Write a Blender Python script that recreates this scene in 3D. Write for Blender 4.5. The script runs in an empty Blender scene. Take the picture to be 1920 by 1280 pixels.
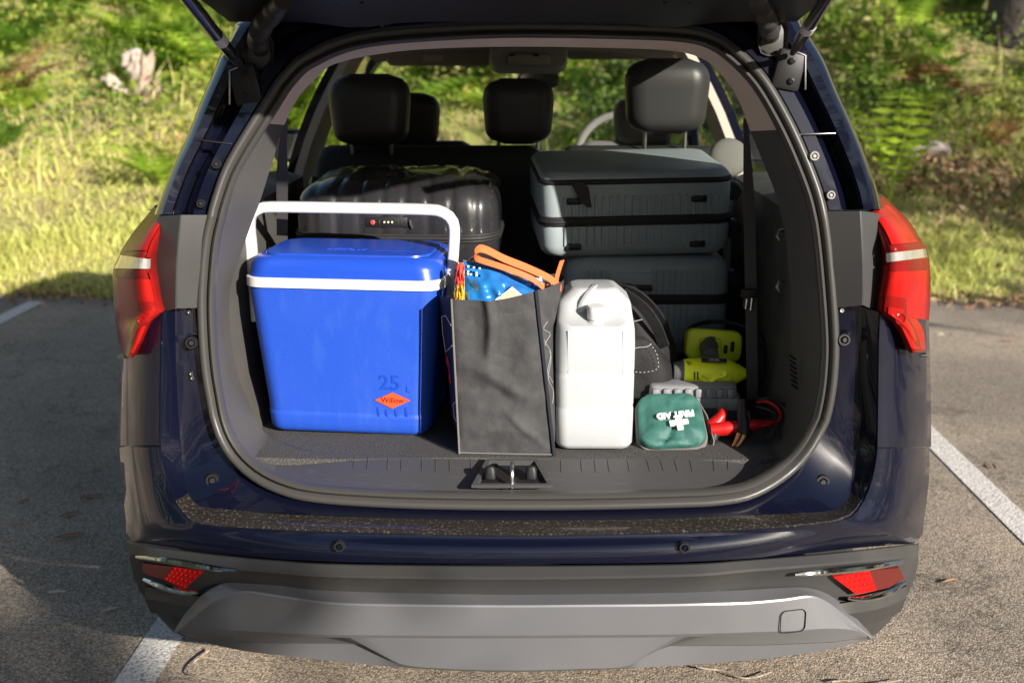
import bpy, bmesh, math, random
import numpy as np
from mathutils import Vector, Matrix, noise
random.seed(7); rng = np.random.default_rng(7)
SC = bpy.context.scene
R = math.radians
# ------------------------------------------------------------------ camera, light, exposure
F_PX, PITCH, YAW = 2250.0, R(13.74), R(0.9)
CAM = Vector((0.04, -2.30, 1.58))
cd = bpy.data.cameras.new('camera'); cam = bpy.data.objects.new('camera', cd); SC.collection.objects.link(cam)
cd.sensor_width = 36.0; cd.lens = F_PX / 1920 * 36.0; cd.clip_start = 0.05; cd.clip_end = 600
cam.location = CAM; cam.rotation_euler = (math.pi / 2 - PITCH, 0, YAW)
cd.dof.use_dof = True; cd.dof.focus_distance = 2.72; cd.dof.aperture_fstop = 3.2
SC.camera = cam
CROT = Matrix.Rotation(YAW, 3, 'Z') @ Matrix.Rotation(math.pi / 2 - PITCH, 3, 'X')
SUN_EL = R(20.0); SUN_DIR = Vector((0.625, -0.78, 0)).normalized() * math.cos(SUN_EL) + Vector((0, 0, math.sin(SUN_EL)))
w = bpy.data.worlds.new('World'); SC.world = w; w.use_nodes = True
nt = w.node_tree; bg = nt.nodes['Background']
sky = nt.nodes.new('ShaderNodeTexSky'); sky.sky_type = 'NISHITA'; sky.sun_disc = False
sky.sun_elevation = SUN_EL; sky.sun_rotation = math.atan2(SUN_DIR.x, SUN_DIR.y)
sky.air_density = 1.0; sky.dust_density = 1.5; sky.ozone_density = 1.0
nt.links.new(sky.outputs[0], bg.inputs[0]); bg.inputs[1].default_value = 0.064
sd = bpy.data.lights.new('sun', 'SUN'); sd.energy = 5.0; sd.angle = R(0.5); sd.color = (1.0, 0.925, 0.83)
sun = bpy.data.objects.new('sun', sd); SC.collection.objects.link(sun)
sun.location = (6, -7, 8); sun.rotation_euler = SUN_DIR.to_track_quat('Z', 'Y').to_euler()
SC.view_settings.view_transform = 'Standard'; SC.view_settings.look = 'None'
SC.view_settings.exposure = 0.95; SC.view_settings.gamma = 1.0; SC.view_settings.use_curve_mapping = False
SC.render.engine = 'CYCLES'
try:
    SC.cycles.use_denoising = True; SC.cycles.denoiser = 'OPENIMAGEDENOISE'
except Exception:
    pass
SC.cycles.max_bounces = 8; SC.cycles.transparent_max_bounces = 12

# ------------------------------------------------------------------ picture -> place
def ray(px, py):
    return CROT @ Vector(((px - 960) / F_PX, -(py - 640) / F_PX, -1.0))
def P(px, py, Y):
    d = ray(px, py); return CAM + d * ((Y - CAM.y) / d.y)
def PZ(px, py, z):
    d = ray(px, py); return CAM + d * ((z - CAM.z) / d.z)
def interp(x, xs, ys):
    return float(np.interp(x, xs, ys))
def resample(pts, n, closed=False):
    """Catmull-Rom through tuples / vectors, n samples by chord length"""
    a = np.array([tuple(p) for p in pts], float)
    if closed: a = np.vstack([a, a[:1]])
    k = len(a)
    if closed: ext = np.vstack([a[-2], a, a[1]])
    else: ext = np.vstack([2 * a[0] - a[1], a, 2 * a[-1] - a[-2]])
    out = []
    for i in range(k - 1):
        p0, p1, p2, p3 = ext[i], ext[i + 1], ext[i + 2], ext[i + 3]
        for t in np.linspace(0, 1, 12, endpoint=False):
            out.append(0.5 * ((2 * p1) + (-p0 + p2) * t + (2 * p0 - 5 * p1 + 4 * p2 - p3) * t * t + (-p0 + 3 * p1 - 3 * p2 + p3) * t ** 3))
    out.append(a[-1]); out = np.array(out)
    L = np.concatenate([[0], np.cumsum(np.linalg.norm(np.diff(out, axis=0), axis=1))])
    s = np.linspace(0, L[-1], n + 1)[:-1] if closed else np.linspace(0, L[-1], n)
    return np.stack([np.interp(s, L, out[:, j]) for j in range(out.shape[1])], 1)
def V(a): return [Vector(p) for p in a]

# ------------------------------------------------------------------ materials
MATS = {}
def mat(name, col, rough=0.5, metal=0.0, coat=0.0, bump=None, var=None, spec=0.5, trans=0.0, emit=None, sheen=0.0, sss=0.0, rvar=None, coords='Object', ior=1.45):
    if name in MATS: return MATS[name]
    m = bpy.data.materials.new(name); m.use_nodes = True; n = m.node_tree.nodes; l = m.node_tree.links
    b = n['Principled BSDF']
    b.inputs['Base Color'].default_value = (*col, 1); b.inputs['Roughness'].default_value = rough
    b.inputs['Metallic'].default_value = metal; b.inputs['Coat Weight'].default_value = coat
    b.inputs['Coat Roughness'].default_value = 0.03; b.inputs['Specular IOR Level'].default_value = spec
    b.inputs['Transmission Weight'].default_value = trans; b.inputs['Sheen Weight'].default_value = sheen
    b.inputs['IOR'].default_value = ior
    if sss:
        b.inputs['Subsurface Weight'].default_value = sss; b.inputs['Subsurface Radius'].default_value = (0.03, 0.03, 0.03); b.inputs['Subsurface Scale'].default_value = 1.0
    tc = n.new('ShaderNodeTexCoord')
    if var:      # (scale, other colour, contrast lo, hi)
        t = n.new('ShaderNodeTexNoise'); t.inputs['Scale'].default_value = var[0]; t.inputs['Detail'].default_value = 6
        if len(var) > 4:
            mp = n.new('ShaderNodeMapping'); mp.inputs['Scale'].default_value = var[4]; l.new(tc.outputs[coords], mp.inputs[0]); l.new(mp.outputs[0], t.inputs['Vector'])
        else: l.new(tc.outputs[coords], t.inputs['Vector'])
        r = n.new('ShaderNodeValToRGB'); r.color_ramp.elements[0].position = var[2]; r.color_ramp.elements[1].position = var[3]
        r.color_ramp.elements[0].color = (*col, 1); r.color_ramp.elements[1].color = (*var[1], 1)
        l.new(t.outputs[0], r.inputs[0]); l.new(r.outputs[0], b.inputs['Base Color'])
    if rvar:     # (scale, lo, hi)
        t = n.new('ShaderNodeTexNoise'); t.inputs['Scale'].default_value = rvar[0]; t.inputs['Detail'].default_value = 5
        l.new(tc.outputs[coords], t.inputs['Vector'])
        mr = n.new('ShaderNodeMapRange'); mr.inputs[1].default_value = 0.35; mr.inputs[2].default_value = 0.65
        mr.inputs[3].default_value = rvar[1]; mr.inputs[4].default_value = rvar[2]
        l.new(t.outputs[0], mr.inputs[0]); l.new(mr.outputs[0], b.inputs['Roughness'])
    if bump:     # list of (scale, strength, distance)
        prev = None
        for sc_, st, di in (bump if isinstance(bump, list) else [bump]):
            t = n.new('ShaderNodeTexNoise'); t.inputs['Scale'].default_value = sc_; t.inputs['Detail'].default_value = 3
            l.new(tc.outputs[coords], t.inputs['Vector'])
            bp = n.new('ShaderNodeBump'); bp.inputs['Strength'].default_value = st; bp.inputs['Distance'].default_value = di
            l.new(t.outputs[0], bp.inputs['Height'])
            if prev: l.new(prev.outputs[0], bp.inputs['Normal'])
            prev = bp
        l.new(prev.outputs[0], b.inputs['Normal'])
    if emit:
        b.inputs['Emission Color'].default_value = (*emit[0], 1); b.inputs['Emission Strength'].default_value = emit[1]
    MATS[name] = m
    return m
def glass(name, tint, rough=0.0):
    if name in MATS: return MATS[name]
    m = bpy.data.materials.new(name); m.use_nodes = True; n = m.node_tree.nodes; l = m.node_tree.links
    n.remove(n['Principled BSDF']); o = n['Material Output']
    t = n.new('ShaderNodeBsdfTransparent'); t.inputs[0].default_value = (*tint, 1)
    g = n.new('ShaderNodeBsdfGlossy'); g.inputs['Roughness'].default_value = rough
    f = n.new('ShaderNodeFresnel'); ge = n.new('ShaderNodeNewGeometry'); mr = n.new('ShaderNodeMapRange'); mr.inputs[3].default_value = 1.45; mr.inputs[4].default_value = 1 / 1.45
    l.new(ge.outputs['Backfacing'], mr.inputs[0]); l.new(mr.outputs[0], f.inputs[0])   # a thin pane: same reflection from both sides
    x = n.new('ShaderNodeMixShader'); l.new(f.outputs[0], x.inputs[0]); l.new(t.outputs[0], x.inputs[1]); l.new(g.outputs[0], x.inputs[2])
    l.new(x.outputs[0], o.inputs[0]); MATS[name] = m
    return m

def paint_mat():
    m = mat('navy_car_paint', (0.010, 0.014, 0.075), 0.36, metal=0.0, coat=1.0, spec=0.2)
    n = m.node_tree.nodes; l = m.node_tree.links; b = n['Principled BSDF']
    tc = n.new('ShaderNodeTexCoord')
    v = n.new('ShaderNodeTexVoronoi'); v.inputs['Scale'].default_value = 1500
    r = n.new('ShaderNodeValToRGB'); r.color_ramp.elements[0].color = (0.0009, 0.0014, 0.0055, 1); r.color_ramp.elements[1].color = (0.0042, 0.006, 0.020, 1)
    l.new(tc.outputs['Object'], v.inputs['Vector']); l.new(v.outputs['Color'], r.inputs[0]); l.new(r.outputs[0], b.inputs['Base Color'])
    t = n.new('ShaderNodeTexNoise'); t.inputs['Scale'].default_value = 9; t.inputs['Detail'].default_value = 8
    mr = n.new('ShaderNodeMapRange'); mr.inputs[1].default_value = 0.45; mr.inputs[2].default_value = 0.75; mr.inputs[3].default_value = 0.008; mr.inputs[4].default_value = 0.045
    l.new(tc.outputs['Object'], t.inputs['Vector']); l.new(t.outputs[0], mr.inputs[0]); l.new(mr.outputs[0], b.inputs['Coat Roughness'])
    return m
PAINT = paint_mat()
PLASTIC = mat('black_grained_plastic', (0.018, 0.018, 0.019), 0.5, bump=(700, 0.35, 0.001), rvar=(5, 0.42, 0.62))
TRIM_DK = mat('charcoal_interior_plastic', (0.068, 0.065, 0.062), 0.55, bump=(900, 0.4, 0.001), rvar=(6, 0.45, 0.7))
SILLM = mat('scuffed_sill_plastic', (0.055, 0.054, 0.056), 0.45, bump=(600, 0.4, 0.001), var=(190, (0.095, 0.093, 0.09), 0.60, 0.78, (.10, .8, .8)))
RUBBER = mat('rubber_seal', (0.050, 0.048, 0.045), 0.40, bump=(60, 0.12, 0.002))
BEIGE = mat('beige_pillar_trim', (0.66, 0.56, 0.49), 0.75, bump=(900, 0.3, 0.0008))
GREYTRIM = mat('grey_interior_trim', (0.42, 0.40, 0.37), 0.7, bump=(900, 0.3, 0.0008))
HEADL = mat('headliner_cloth', (0.36, 0.31, 0.27), 0.95, bump=(400, 0.4, 0.001))
CLAD = mat('grey_bumper_cladding', (0.040, 0.040, 0.040), 0.42, bump=(800, 0.3, 0.0008), var=(4, (0.058, 0.054, 0.048), 0.5, 0.8), rvar=(4, 0.36, 0.55))
SKID = mat('silver_skid_paint', (0.190, 0.194, 0.208), 0.40, metal=0.42, var=(5, (0.212, 0.209, 0.212), 0.45, 0.8), rvar=(6, 0.38, 0.52), bump=(900, 0.1, 0.0005))
CHROME = mat('chrome', (0.65, 0.66, 0.67), 0.08, metal=1.0)
STEEL = mat('dull_steel', (0.45, 0.44, 0.42), 0.3, metal=1.0)
LEATHER = mat('black_seat_leather', (0.036, 0.035, 0.035), 0.38, bump=(500, 0.35, 0.001))
CARPET = mat('dark_carpet', (0.040, 0.039, 0.038), 0.95, bump=[(300, 1.0, 0.004), (1400, 0.6, 0.001)], var=(380, (0.12, 0.115, 0.108), 0.42, 0.66))
BLACKM = mat('matte_black', (0.010, 0.010, 0.011), 0.5)
BELT = mat('seat_belt_webbing', (0.055, 0.053, 0.052), 0.6, bump=(900, 0.5, 0.0008))

# ------------------------------------------------------------------ object helpers
ROOT_LOC = {}
def thing(name, label, cat, loc, group=None):
    o = bpy.data.objects.new(name, None); SC.collection.objects.link(o)
    o.empty_display_size = 0.05; o.location = loc; o['label'] = label; o['category'] = cat
    if group: o['group'] = group
    ROOT_LOC[o.name] = Vector(loc); return o
def root_of(o):
    while o.parent: o = o.parent
    return o
def link(name, me, parent=None, label=None):
    o = bpy.data.objects.new(name, me); SC.collection.objects.link(o)
    if parent: o.parent = parent
    if label: o['label'] = label
    return o
def obj(name, verts, faces, m, parent=None, smooth=True, angle=35, label=None, kind=None):
    off = Vector((0, 0, 0))
    if parent is not None:
        off = root_of(parent).location
    me = bpy.data.meshes.new(name)
    me.from_pydata([(v[0] - off.x, v[1] - off.y, v[2] - off.z) for v in verts], [], [tuple(f) for f in faces])
    me.materials.append(m)
    if smooth:
        me.shade_smooth()
        try: me.set_sharp_from_angle(angle=R(angle))
        except Exception: pass
    me.update()
    o = link(name, me, parent, label)
    if kind: o['kind'] = kind
    return o
def tag(o, label, cat, group=None):
    o['label'] = label; o['category'] = cat
    if group: o['group'] = group
    return o
class MB:
    """collects shapes into one mesh"""
    def __init__(s): s.v = []; s.f = []
    def add(s, v, f):
        k = len(s.v); s.v += [Vector(p) for p in v]; s.f += [tuple(i + k for i in q) for q in f]; return s
    def xf(s, M): s.v = [M @ p for p in s.v]; return s
    def obj(s, name, m, parent=None, **k): return obj(name, s.v, s.f, m, parent, **k)
def grid(rows, closed=False):
    n = len(rows[0]); v = [p for r in rows for p in r]; f = []
    for i in range(len(rows) - 1):
        for j in range(n if closed else n - 1):
            a = i * n + j; b = i * n + (j + 1) % n
            f.append((a, b, b + n, a + n))
    return v, f
def capped(rows):
    v, f = grid(rows, True); n = len(rows[0])
    f.append(tuple(range(n))[::-1]); f.append(tuple(range(len(v) - n, len(v)))); return v, f
def rrect(wd, dp, r, k=5):
    r = min(r, wd / 2 - 1e-4, dp / 2 - 1e-4); out = []
    for cx, cy, a0 in ((wd / 2 - r, dp / 2 - r, 0), (-wd / 2 + r, dp / 2 - r, 90), (-wd / 2 + r, -dp / 2 + r, 180), (wd / 2 - r, -dp / 2 + r, 270)):
        for i in range(k + 1):
            a = R(a0 + 90 * i / k); out.append((cx + r * math.cos(a), cy + r * math.sin(a)))
    return out
def stack(levels, k=5):
    """levels: (z, width x, depth y, corner r, ox, oy)"""
    rows = []
    for z, wd, dp, r, *o in levels:
        ox, oy = (o + [0, 0])[:2]
        rows.append([Vector((x + ox, y + oy, z)) for x, y in rrect(wd, dp, r, k)])
    return capped(rows)
def pillow_levels(h, wd, dp, r, e, z0=0, n=4):
    """rounded top and bottom edges (edge radius e)"""
    out = []
    for i in range(n + 1):
        a = R(90 * i / n); out.append((z0 + e - e * math.cos(a), wd - 2 * e * (1 - math.sin(a)), dp - 2 * e * (1 - math.sin(a)), max(r - e * (1 - math.sin(a)), 0.002)))
    for i in range(n + 1):
        a = R(90 * i / n); out.append((z0 + h - e + e * math.sin(a), wd - 2 * e * (1 - math.cos(a)), dp - 2 * e * (1 - math.cos(a)), max(r - e * (1 - math.cos(a)), 0.002)))
    return out
def box(c, s, bev=0.0, rot=None, seg=2):
    bm = bmesh.new(); bmesh.ops.create_cube(bm, size=1.0)
    for v in bm.verts: v.co = Vector((v.co.x * s[0], v.co.y * s[1], v.co.z * s[2]))
    if bev > 0: bmesh.ops.bevel(bm, geom=bm.edges[:] , offset=bev, segments=seg, profile=0.5, affect='EDGES')
    M = Matrix.Translation(c) @ (rot.to_4x4() if rot else Matrix.Identity(4))
    bm.verts.index_update()
    v = [M @ x.co for x in bm.verts]; f = [[q.index for q in p.verts] for p in bm.faces]; bm.free(); return v, f
def tube(pts, r, n=8, closed=False, cap=True):
    pts = [Vector(p) for p in pts]; k = len(pts); rs = r if hasattr(r, '__len__') else [r] * k
    rows = []; up = None
    for i, p in enumerate(pts):
        t = (pts[(i + 1) % k] - pts[i - 1]) if closed else (pts[min(i + 1, k - 1)] - pts[max(i - 1, 0)])
        t.normalize()
        if up is None:
            up = Vector((0, 0, 1)) if abs(t.z) < 0.9 else Vector((0, 1, 0))
        a = t.cross(up)
        if a.length < 1e-6: a = t.orthogonal()
        a.normalize(); b = a.cross(t).normalized(); up = b
        rows.append([p + (a * math.cos(2 * math.pi * j / n) + b * math.sin(2 * math.pi * j / n)) * rs[i] for j in range(n)])
    if closed: rows.append(rows[0])
    v, f = grid(rows, True)
    if cap and not closed:
        f.append(tuple(range(n))[::-1]); f.append(tuple(range(len(v) - n, len(v))))
    return v, f
def strip(pts, wdir, width, th):
    """flat ribbon: wdir a vector or list of vectors across the ribbon"""
    pts = [Vector(p) for p in pts]; rows = []
    for i, p in enumerate(pts):
        wd = Vector(wdir[i] if isinstance(wdir, list) else wdir).normalized()
        t = (pts[min(i + 1, len(pts) - 1)] - pts[max(i - 1, 0)]).normalized(); nn = t.cross(wd).normalized()
        h = width / 2
        rows.append([p + wd * h + nn * th / 2, p + wd * h - nn * th / 2, p - wd * h - nn * th / 2, p - wd * h + nn * th / 2])
    return capped(rows)
def prism(poly, ext):
    """poly: list of Vector, extruded by vector ext"""
    n = len(poly); v = list(poly) + [p + ext for p in poly]
    f = [tuple(range(n)), tuple(range(2 * n - 1, n - 1, -1))] + [(i, i + n, (i + 1) % n + n, (i + 1) % n) for i in range(n)]
    return v, f
def lathe(prof, M=None, n=20):
    rows = [[Vector((r * math.cos(2 * math.pi * j / n), r * math.sin(2 * math.pi * j / n), z)) for j in range(n)] for r, z in prof]
    v, f = capped(rows)
    if M: v = [M @ p for p in v]
    return v, f
def axis_to(d, at):
    return Matrix.Translation(at) @ Vector(d).to_track_quat('Z', 'Y').to_matrix().to_4x4()
def text_mesh(body, size, depth, bold=0.0, shear=0.0):
    cu = bpy.data.curves.new('lettering', 'FONT'); cu.body = body; cu.size = size; cu.extrude = depth; cu.offset = bold; cu.shear = shear
    cu.align_x = 'CENTER'; cu.align_y = 'CENTER'; cu.resolution_u = 3
    o = bpy.data.objects.new('lettering', cu); SC.collection.objects.link(o)
    bpy.context.view_layer.update()
    me = bpy.data.meshes.new_from_object(o.evaluated_get(bpy.context.evaluated_depsgraph_get()))
    v = [x.co.copy() for x in me.vertices]; f = [tuple(p.vertices) for p in me.polygons]
    bpy.data.objects.remove(o); bpy.data.curves.remove(cu); bpy.data.meshes.remove(me)
    return v, f
def text_on(body, size, depth, at, right, up, **k):
    right = Vector(right).normalized(); up = Vector(up); up = (up - right * up.dot(right)).normalized(); nn = right.cross(up)
    v, f = text_mesh(body, size, depth, **k)
    return [Vector(at) + right * p.x + up * p.y + nn * p.z for p in v], f
# ================================================================== setting: ground, bank, plants
def ground_mat():
    m = mat('asphalt', (0.17, 0.15, 0.13), 0.85)
    n = m.node_tree.nodes; l = m.node_tree.links; b = n['Principled BSDF']
    tc = n.new('ShaderNodeTexCoord')
    v = n.new('ShaderNodeTexVoronoi'); v.inputs['Scale'].default_value = 185; v.inputs['Randomness'].default_value = 1
    l.new(tc.outputs['Object'], v.inputs['Vector'])
    r = n.new('ShaderNodeValToRGB'); e = r.color_ramp.elements
    e[0].color = (0.26, 0.225, 0.19, 1); e[1].color = (0.80, 0.66, 0.50, 1); e.new(0.55).color = (0.50, 0.42, 0.335, 1)
    sx = n.new('ShaderNodeSeparateColor'); l.new(v.outputs['Color'], sx.inputs[0]); l.new(sx.outputs[0], r.inputs[0])
    d = n.new('ShaderNodeMapRange'); d.inputs[1].default_value = 0.25; d.inputs[2].default_value = 0.85; d.inputs[3].default_value = 1.0; d.inputs[4].default_value = 0.38
    l.new(v.outputs['Distance'], d.inputs[0])
    mx = n.new('ShaderNodeMix'); mx.data_type = 'RGBA'; mx.blend_type = 'MULTIPLY'; mx.inputs[0].default_value = 0.75
    l.new(r.outputs[0], mx.inputs[6]); l.new(d.outputs[0], mx.inputs[7])
    t = n.new('ShaderNodeTexNoise'); t.inputs['Scale'].default_value = 1.1; t.inputs['Detail'].default_value = 7
    l.new(tc.outputs['Object'], t.inputs['Vector'])
    r2 = n.new('ShaderNodeValToRGB'); r2.color_ramp.elements[0].position = 0.35; r2.color_ramp.elements[1].position = 0.7
    r2.color_ramp.elements[0].color = (0.60, 0.60, 0.61, 1); r2.color_ramp.elements[1].color = (1.05, 1.02, 0.98, 1)
    l.new(t.outputs[0], r2.inputs[0])
    m2 = n.new('ShaderNodeMix'); m2.data_type = 'RGBA'; m2.blend_type = 'MULTIPLY'; m2.inputs[0].default_value = 1
    l.new(mx.outputs[2], m2.inputs[6]); l.new(r2.outputs[0], m2.inputs[7]); l.new(m2.outputs[2], b.inputs['Base Color'])
    vc = n.new('ShaderNodeTexVoronoi'); vc.feature = 'DISTANCE_TO_EDGE'; vc.inputs['Scale'].default_value = 0.55
    wn = n.new('ShaderNodeTexNoise'); wn.inputs['Scale'].default_value = 3; wn.inputs['Detail'].default_value = 6; l.new(tc.outputs['Object'], wn.inputs['Vector'])
    wa = n.new('ShaderNodeVectorMath'); wa.operation = 'ADD'; l.new(tc.outputs['Object'], wa.inputs[0]); l.new(wn.outputs['Color'], wa.inputs[1]); l.new(wa.outputs[0], vc.inputs['Vector'])
    cr = n.new('ShaderNodeMapRange'); cr.inputs[1].default_value = 0.0; cr.inputs[2].default_value = 0.006; cr.inputs[3].default_value = 0.55; cr.inputs[4].default_value = 1.0; l.new(vc.outputs['Distance'], cr.inputs[0])
    st = n.new('ShaderNodeTexNoise'); st.inputs['Scale'].default_value = 2.3; st.inputs['Detail'].default_value = 4; l.new(wa.outputs[0], st.inputs['Vector'])
    sr = n.new('ShaderNodeMapRange'); sr.inputs[1].default_value = 0.62; sr.inputs[2].default_value = 0.72; sr.inputs[3].default_value = 1.0; sr.inputs[4].default_value = 0.62; l.new(st.outputs[0], sr.inputs[0])
    mm = n.new('ShaderNodeMath'); mm.operation = 'MULTIPLY'; l.new(cr.outputs[0], mm.inputs[0]); l.new(sr.outputs[0], mm.inputs[1])
    m3 = n.new('ShaderNodeMix'); m3.data_type = 'RGBA'; m3.blend_type = 'MULTIPLY'; m3.inputs[0].default_value = 1
    l.new(m2.outputs[2], m3.inputs[6]); l.new(mm.outputs[0], m3.inputs[7]); l.new(m3.outputs[2], b.inputs['Base Color'])
    bp = n.new('ShaderNodeBump'); bp.inputs['Strength'].default_value = 0.5; bp.inputs['Distance'].default_value = 0.004; bp.invert = True
    l.new(v.outputs['Distance'], bp.inputs['Height']); l.new(bp.outputs[0], b.inputs['Normal'])
    return m
def line_mat():
    m = mat('worn_white_paint', (0.72, 0.70, 0.66), 0.7)
    n = m.node_tree.nodes; l = m.node_tree.links; b = n['Principled BSDF']
    tc = n.new('ShaderNodeTexCoord'); t = n.new('ShaderNodeTexNoise'); t.inputs['Scale'].default_value = 150; t.inputs['Detail'].default_value = 10
    l.new(tc.outputs['Object'], t.inputs['Vector'])
    r = n.new('ShaderNodeValToRGB'); r.color_ramp.elements[0].position = 0.36; r.color_ramp.elements[1].position = 0.50
    r.color_ramp.elements[0].color = (0.26, 0.23, 0.20, 1); r.color_ramp.elements[1].color = (0.74, 0.71, 0.67, 1)
    l.new(t.outputs[0], r.inputs[0]); l.new(r.outputs[0], b.inputs['Base Color'])
    v = n.new('ShaderNodeTexVoronoi'); v.inputs['Scale'].default_value = 85
    l.new(tc.outputs['Object'], v.inputs['Vector'])
    bp = n.new('ShaderNodeBump'); bp.inputs['Strength'].default_value = 0.45; bp.inputs['Distance'].default_value = 0.004; bp.invert = True
    l.new(v.outputs['Distance'], bp.inputs['Height']); l.new(bp.outputs[0], b.inputs['Normal'])
    return m
def soil_mat():
    return mat('bank_soil', (0.30, 0.23, 0.12), 0.95, var=(2.2, (0.34, 0.35, 0.10), 0.4, 0.65), bump=(20, 0.8, 0.04))
def edge_y(x): return 5.36 + 0.10 * math.sin(x * 1.3) + 0.06 * math.sin(3.1 * x + 1)
def edge_ya(x): return 5.36 + 0.10 * np.sin(x * 1.3) + 0.06 * np.sin(3.1 * x + 1)
def bank_za(x, y):
    t = np.maximum(0, y - edge_ya(x))
    return 0.33 * t * t / (t + 1.3) + 0.10 * np.sin(x * 0.9 + y * 0.7) * np.minimum(1, t / 2) + 0.05 * np.sin(x * 2.3 - y * 1.9 + 2) * np.minimum(1, t / 2) + 0.02
def bank_z(x, y): return float(bank_za(np.array([x]), np.array([y]))[0])

n_ = 60
gm = MB()
gm.add([(-150, -150, 0), (150, -150, 0), (150, 5.6, 0), (-150, 5.6, 0)], [(0, 1, 2, 3)])
asph = gm.obj('asphalt_ground', ground_mat(), smooth=False, kind='structure'); asph['label'] = 'speckled grey asphalt of the car park under the car'
xs = np.concatenate([np.linspace(-60, -12, 13), np.linspace(-11.5, 11.5, 93), np.linspace(12, 60, 13)])
ys = np.concatenate([np.linspace(-0.12, 9, 50), np.linspace(9.5, 45, 25)])
rows = []
for q in ys:
    rows.append([Vector((x, edge_y(x) + q, (bank_z(x, edge_y(x) + q) if q > 0.05 else 0.012 * (1 if q > -0.05 else -3)))) for x in xs])
v, f = grid(rows); bank = obj('grass_bank', v, f, soil_mat(), kind='structure'); bank['label'] = 'rising earth bank under grass and ferns ahead of the car'

# painted bay lines, 4 mm above the asphalt
def pline(name, a, b, wd, label):
    a = Vector(a); b = Vector(b); d = (b - a).normalized(); s = Vector((-d.y, d.x, 0)) * wd / 2
    nn = 24; r1 = []; r2 = []
    for i in range(nn + 1):
        p = a.lerp(b, i / nn); j = random.uniform(-.004, .004); k = random.uniform(-.004, .004)
        r1.append(p + s * (1 + j * 8)); r2.append(p - s * (1 + k * 8))
    v, f = grid([r1, r2]); o = obj(name, v, f, line_mat(), smooth=False, kind='structure'); o['label'] = label
la, lb = PZ(251, 1280, .004), PZ(316, 1176, .004)
dl = Vector((0.012, 1, 0)).normalized()
pline('bay_line', Vector((la.x, la.y, .004)) - dl * 2.5, Vector((la.x, la.y, .004)) + dl * 4.9, 0.105, 'white bay line running under the left rear corner of the car')
ra, rb = PZ(1920, 988, .004), PZ(1747, 820, .004)
dr = (Vector((rb.x, rb.y, 0)) - Vector((ra.x, ra.y, 0))).normalized()
pline('bay_line', Vector((ra.x, ra.y, .004)) - dr * 3, Vector((ra.x, ra.y, .004)) + dr * 3.4, 0.105, 'white bay line on sunlit asphalt right of the car')
fa = PZ(20, 585, .004)
pline('bay_line', Vector((fa.x, fa.y - 2.2, .004)), Vector((fa.x + .03, fa.y + .32, .004)), 0.11, 'white bay line ending at the grass left of the car')

def leaf_mat(name, cols, rough=0.55, transl=0.35):
    m = bpy.data.materials.new(name); m.use_nodes = True; n = m.node_tree.nodes; l = m.node_tree.links
    b = n['Principled BSDF']; b.inputs['Roughness'].default_value = rough; b.inputs['Specular IOR Level'].default_value = 0.35
    at = n.new('ShaderNodeAttribute'); at.attribute_name = 'tint'
    r = n.new('ShaderNodeValToRGB'); e = r.color_ramp.elements
    e[0].color = (*cols[0], 1); e[1].color = (*cols[-1], 1)
    for i, c in enumerate(cols[1:-1]): e.new((i + 1) / (len(cols) - 1)).color = (*c, 1)
    l.new(at.outputs['Fac'], r.inputs[0]); l.new(r.outputs[0], b.inputs['Base Color'])
    tr = n.new('ShaderNodeBsdfTranslucent'); l.new(r.outputs[0], tr.inputs[0])
    x = n.new('ShaderNodeMixShader'); x.inputs[0].default_value = transl
    l.new(b.outputs[0], x.inputs[1]); l.new(tr.outputs[0], x.inputs[2]); l.new(x.outputs[0], n['Material Output'].inputs[0])
    return m
def np_mesh(name, verts, tris, tint, m, kind=None, parent=None):
    me = bpy.data.meshes.new(name); nv = len(verts); nf = len(tris)
    me.vertices.add(nv); me.vertices.foreach_set('co', np.ascontiguousarray(verts, np.float32).ravel())
    me.loops.add(nf * 3); me.loops.foreach_set('vertex_index', np.ascontiguousarray(tris, np.int32).ravel())
    me.polygons.add(nf); me.polygons.foreach_set('loop_start', np.arange(0, nf * 3, 3, dtype=np.int32))
    a = me.attributes.new('tint', 'FLOAT', 'POINT'); a.data.foreach_set('value', np.ascontiguousarray(tint, np.float32))
    me.update(); me.validate(); me.materials.append(m)
    o = link(name, me, parent)
    if kind: o['kind'] = kind
    return o
def view_pts(n, y0, y1, margin=1.6, power=0.8):
    """random ground points across the part of the bank one can see, with a margin to both sides"""
    u = rng.random(n) ** power; y = y0 + (y1 - y0) * u
    half = (y + 2.3) * 0.44 + margin
    return (rng.random(n) * 2 - 1) * half, y
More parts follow.
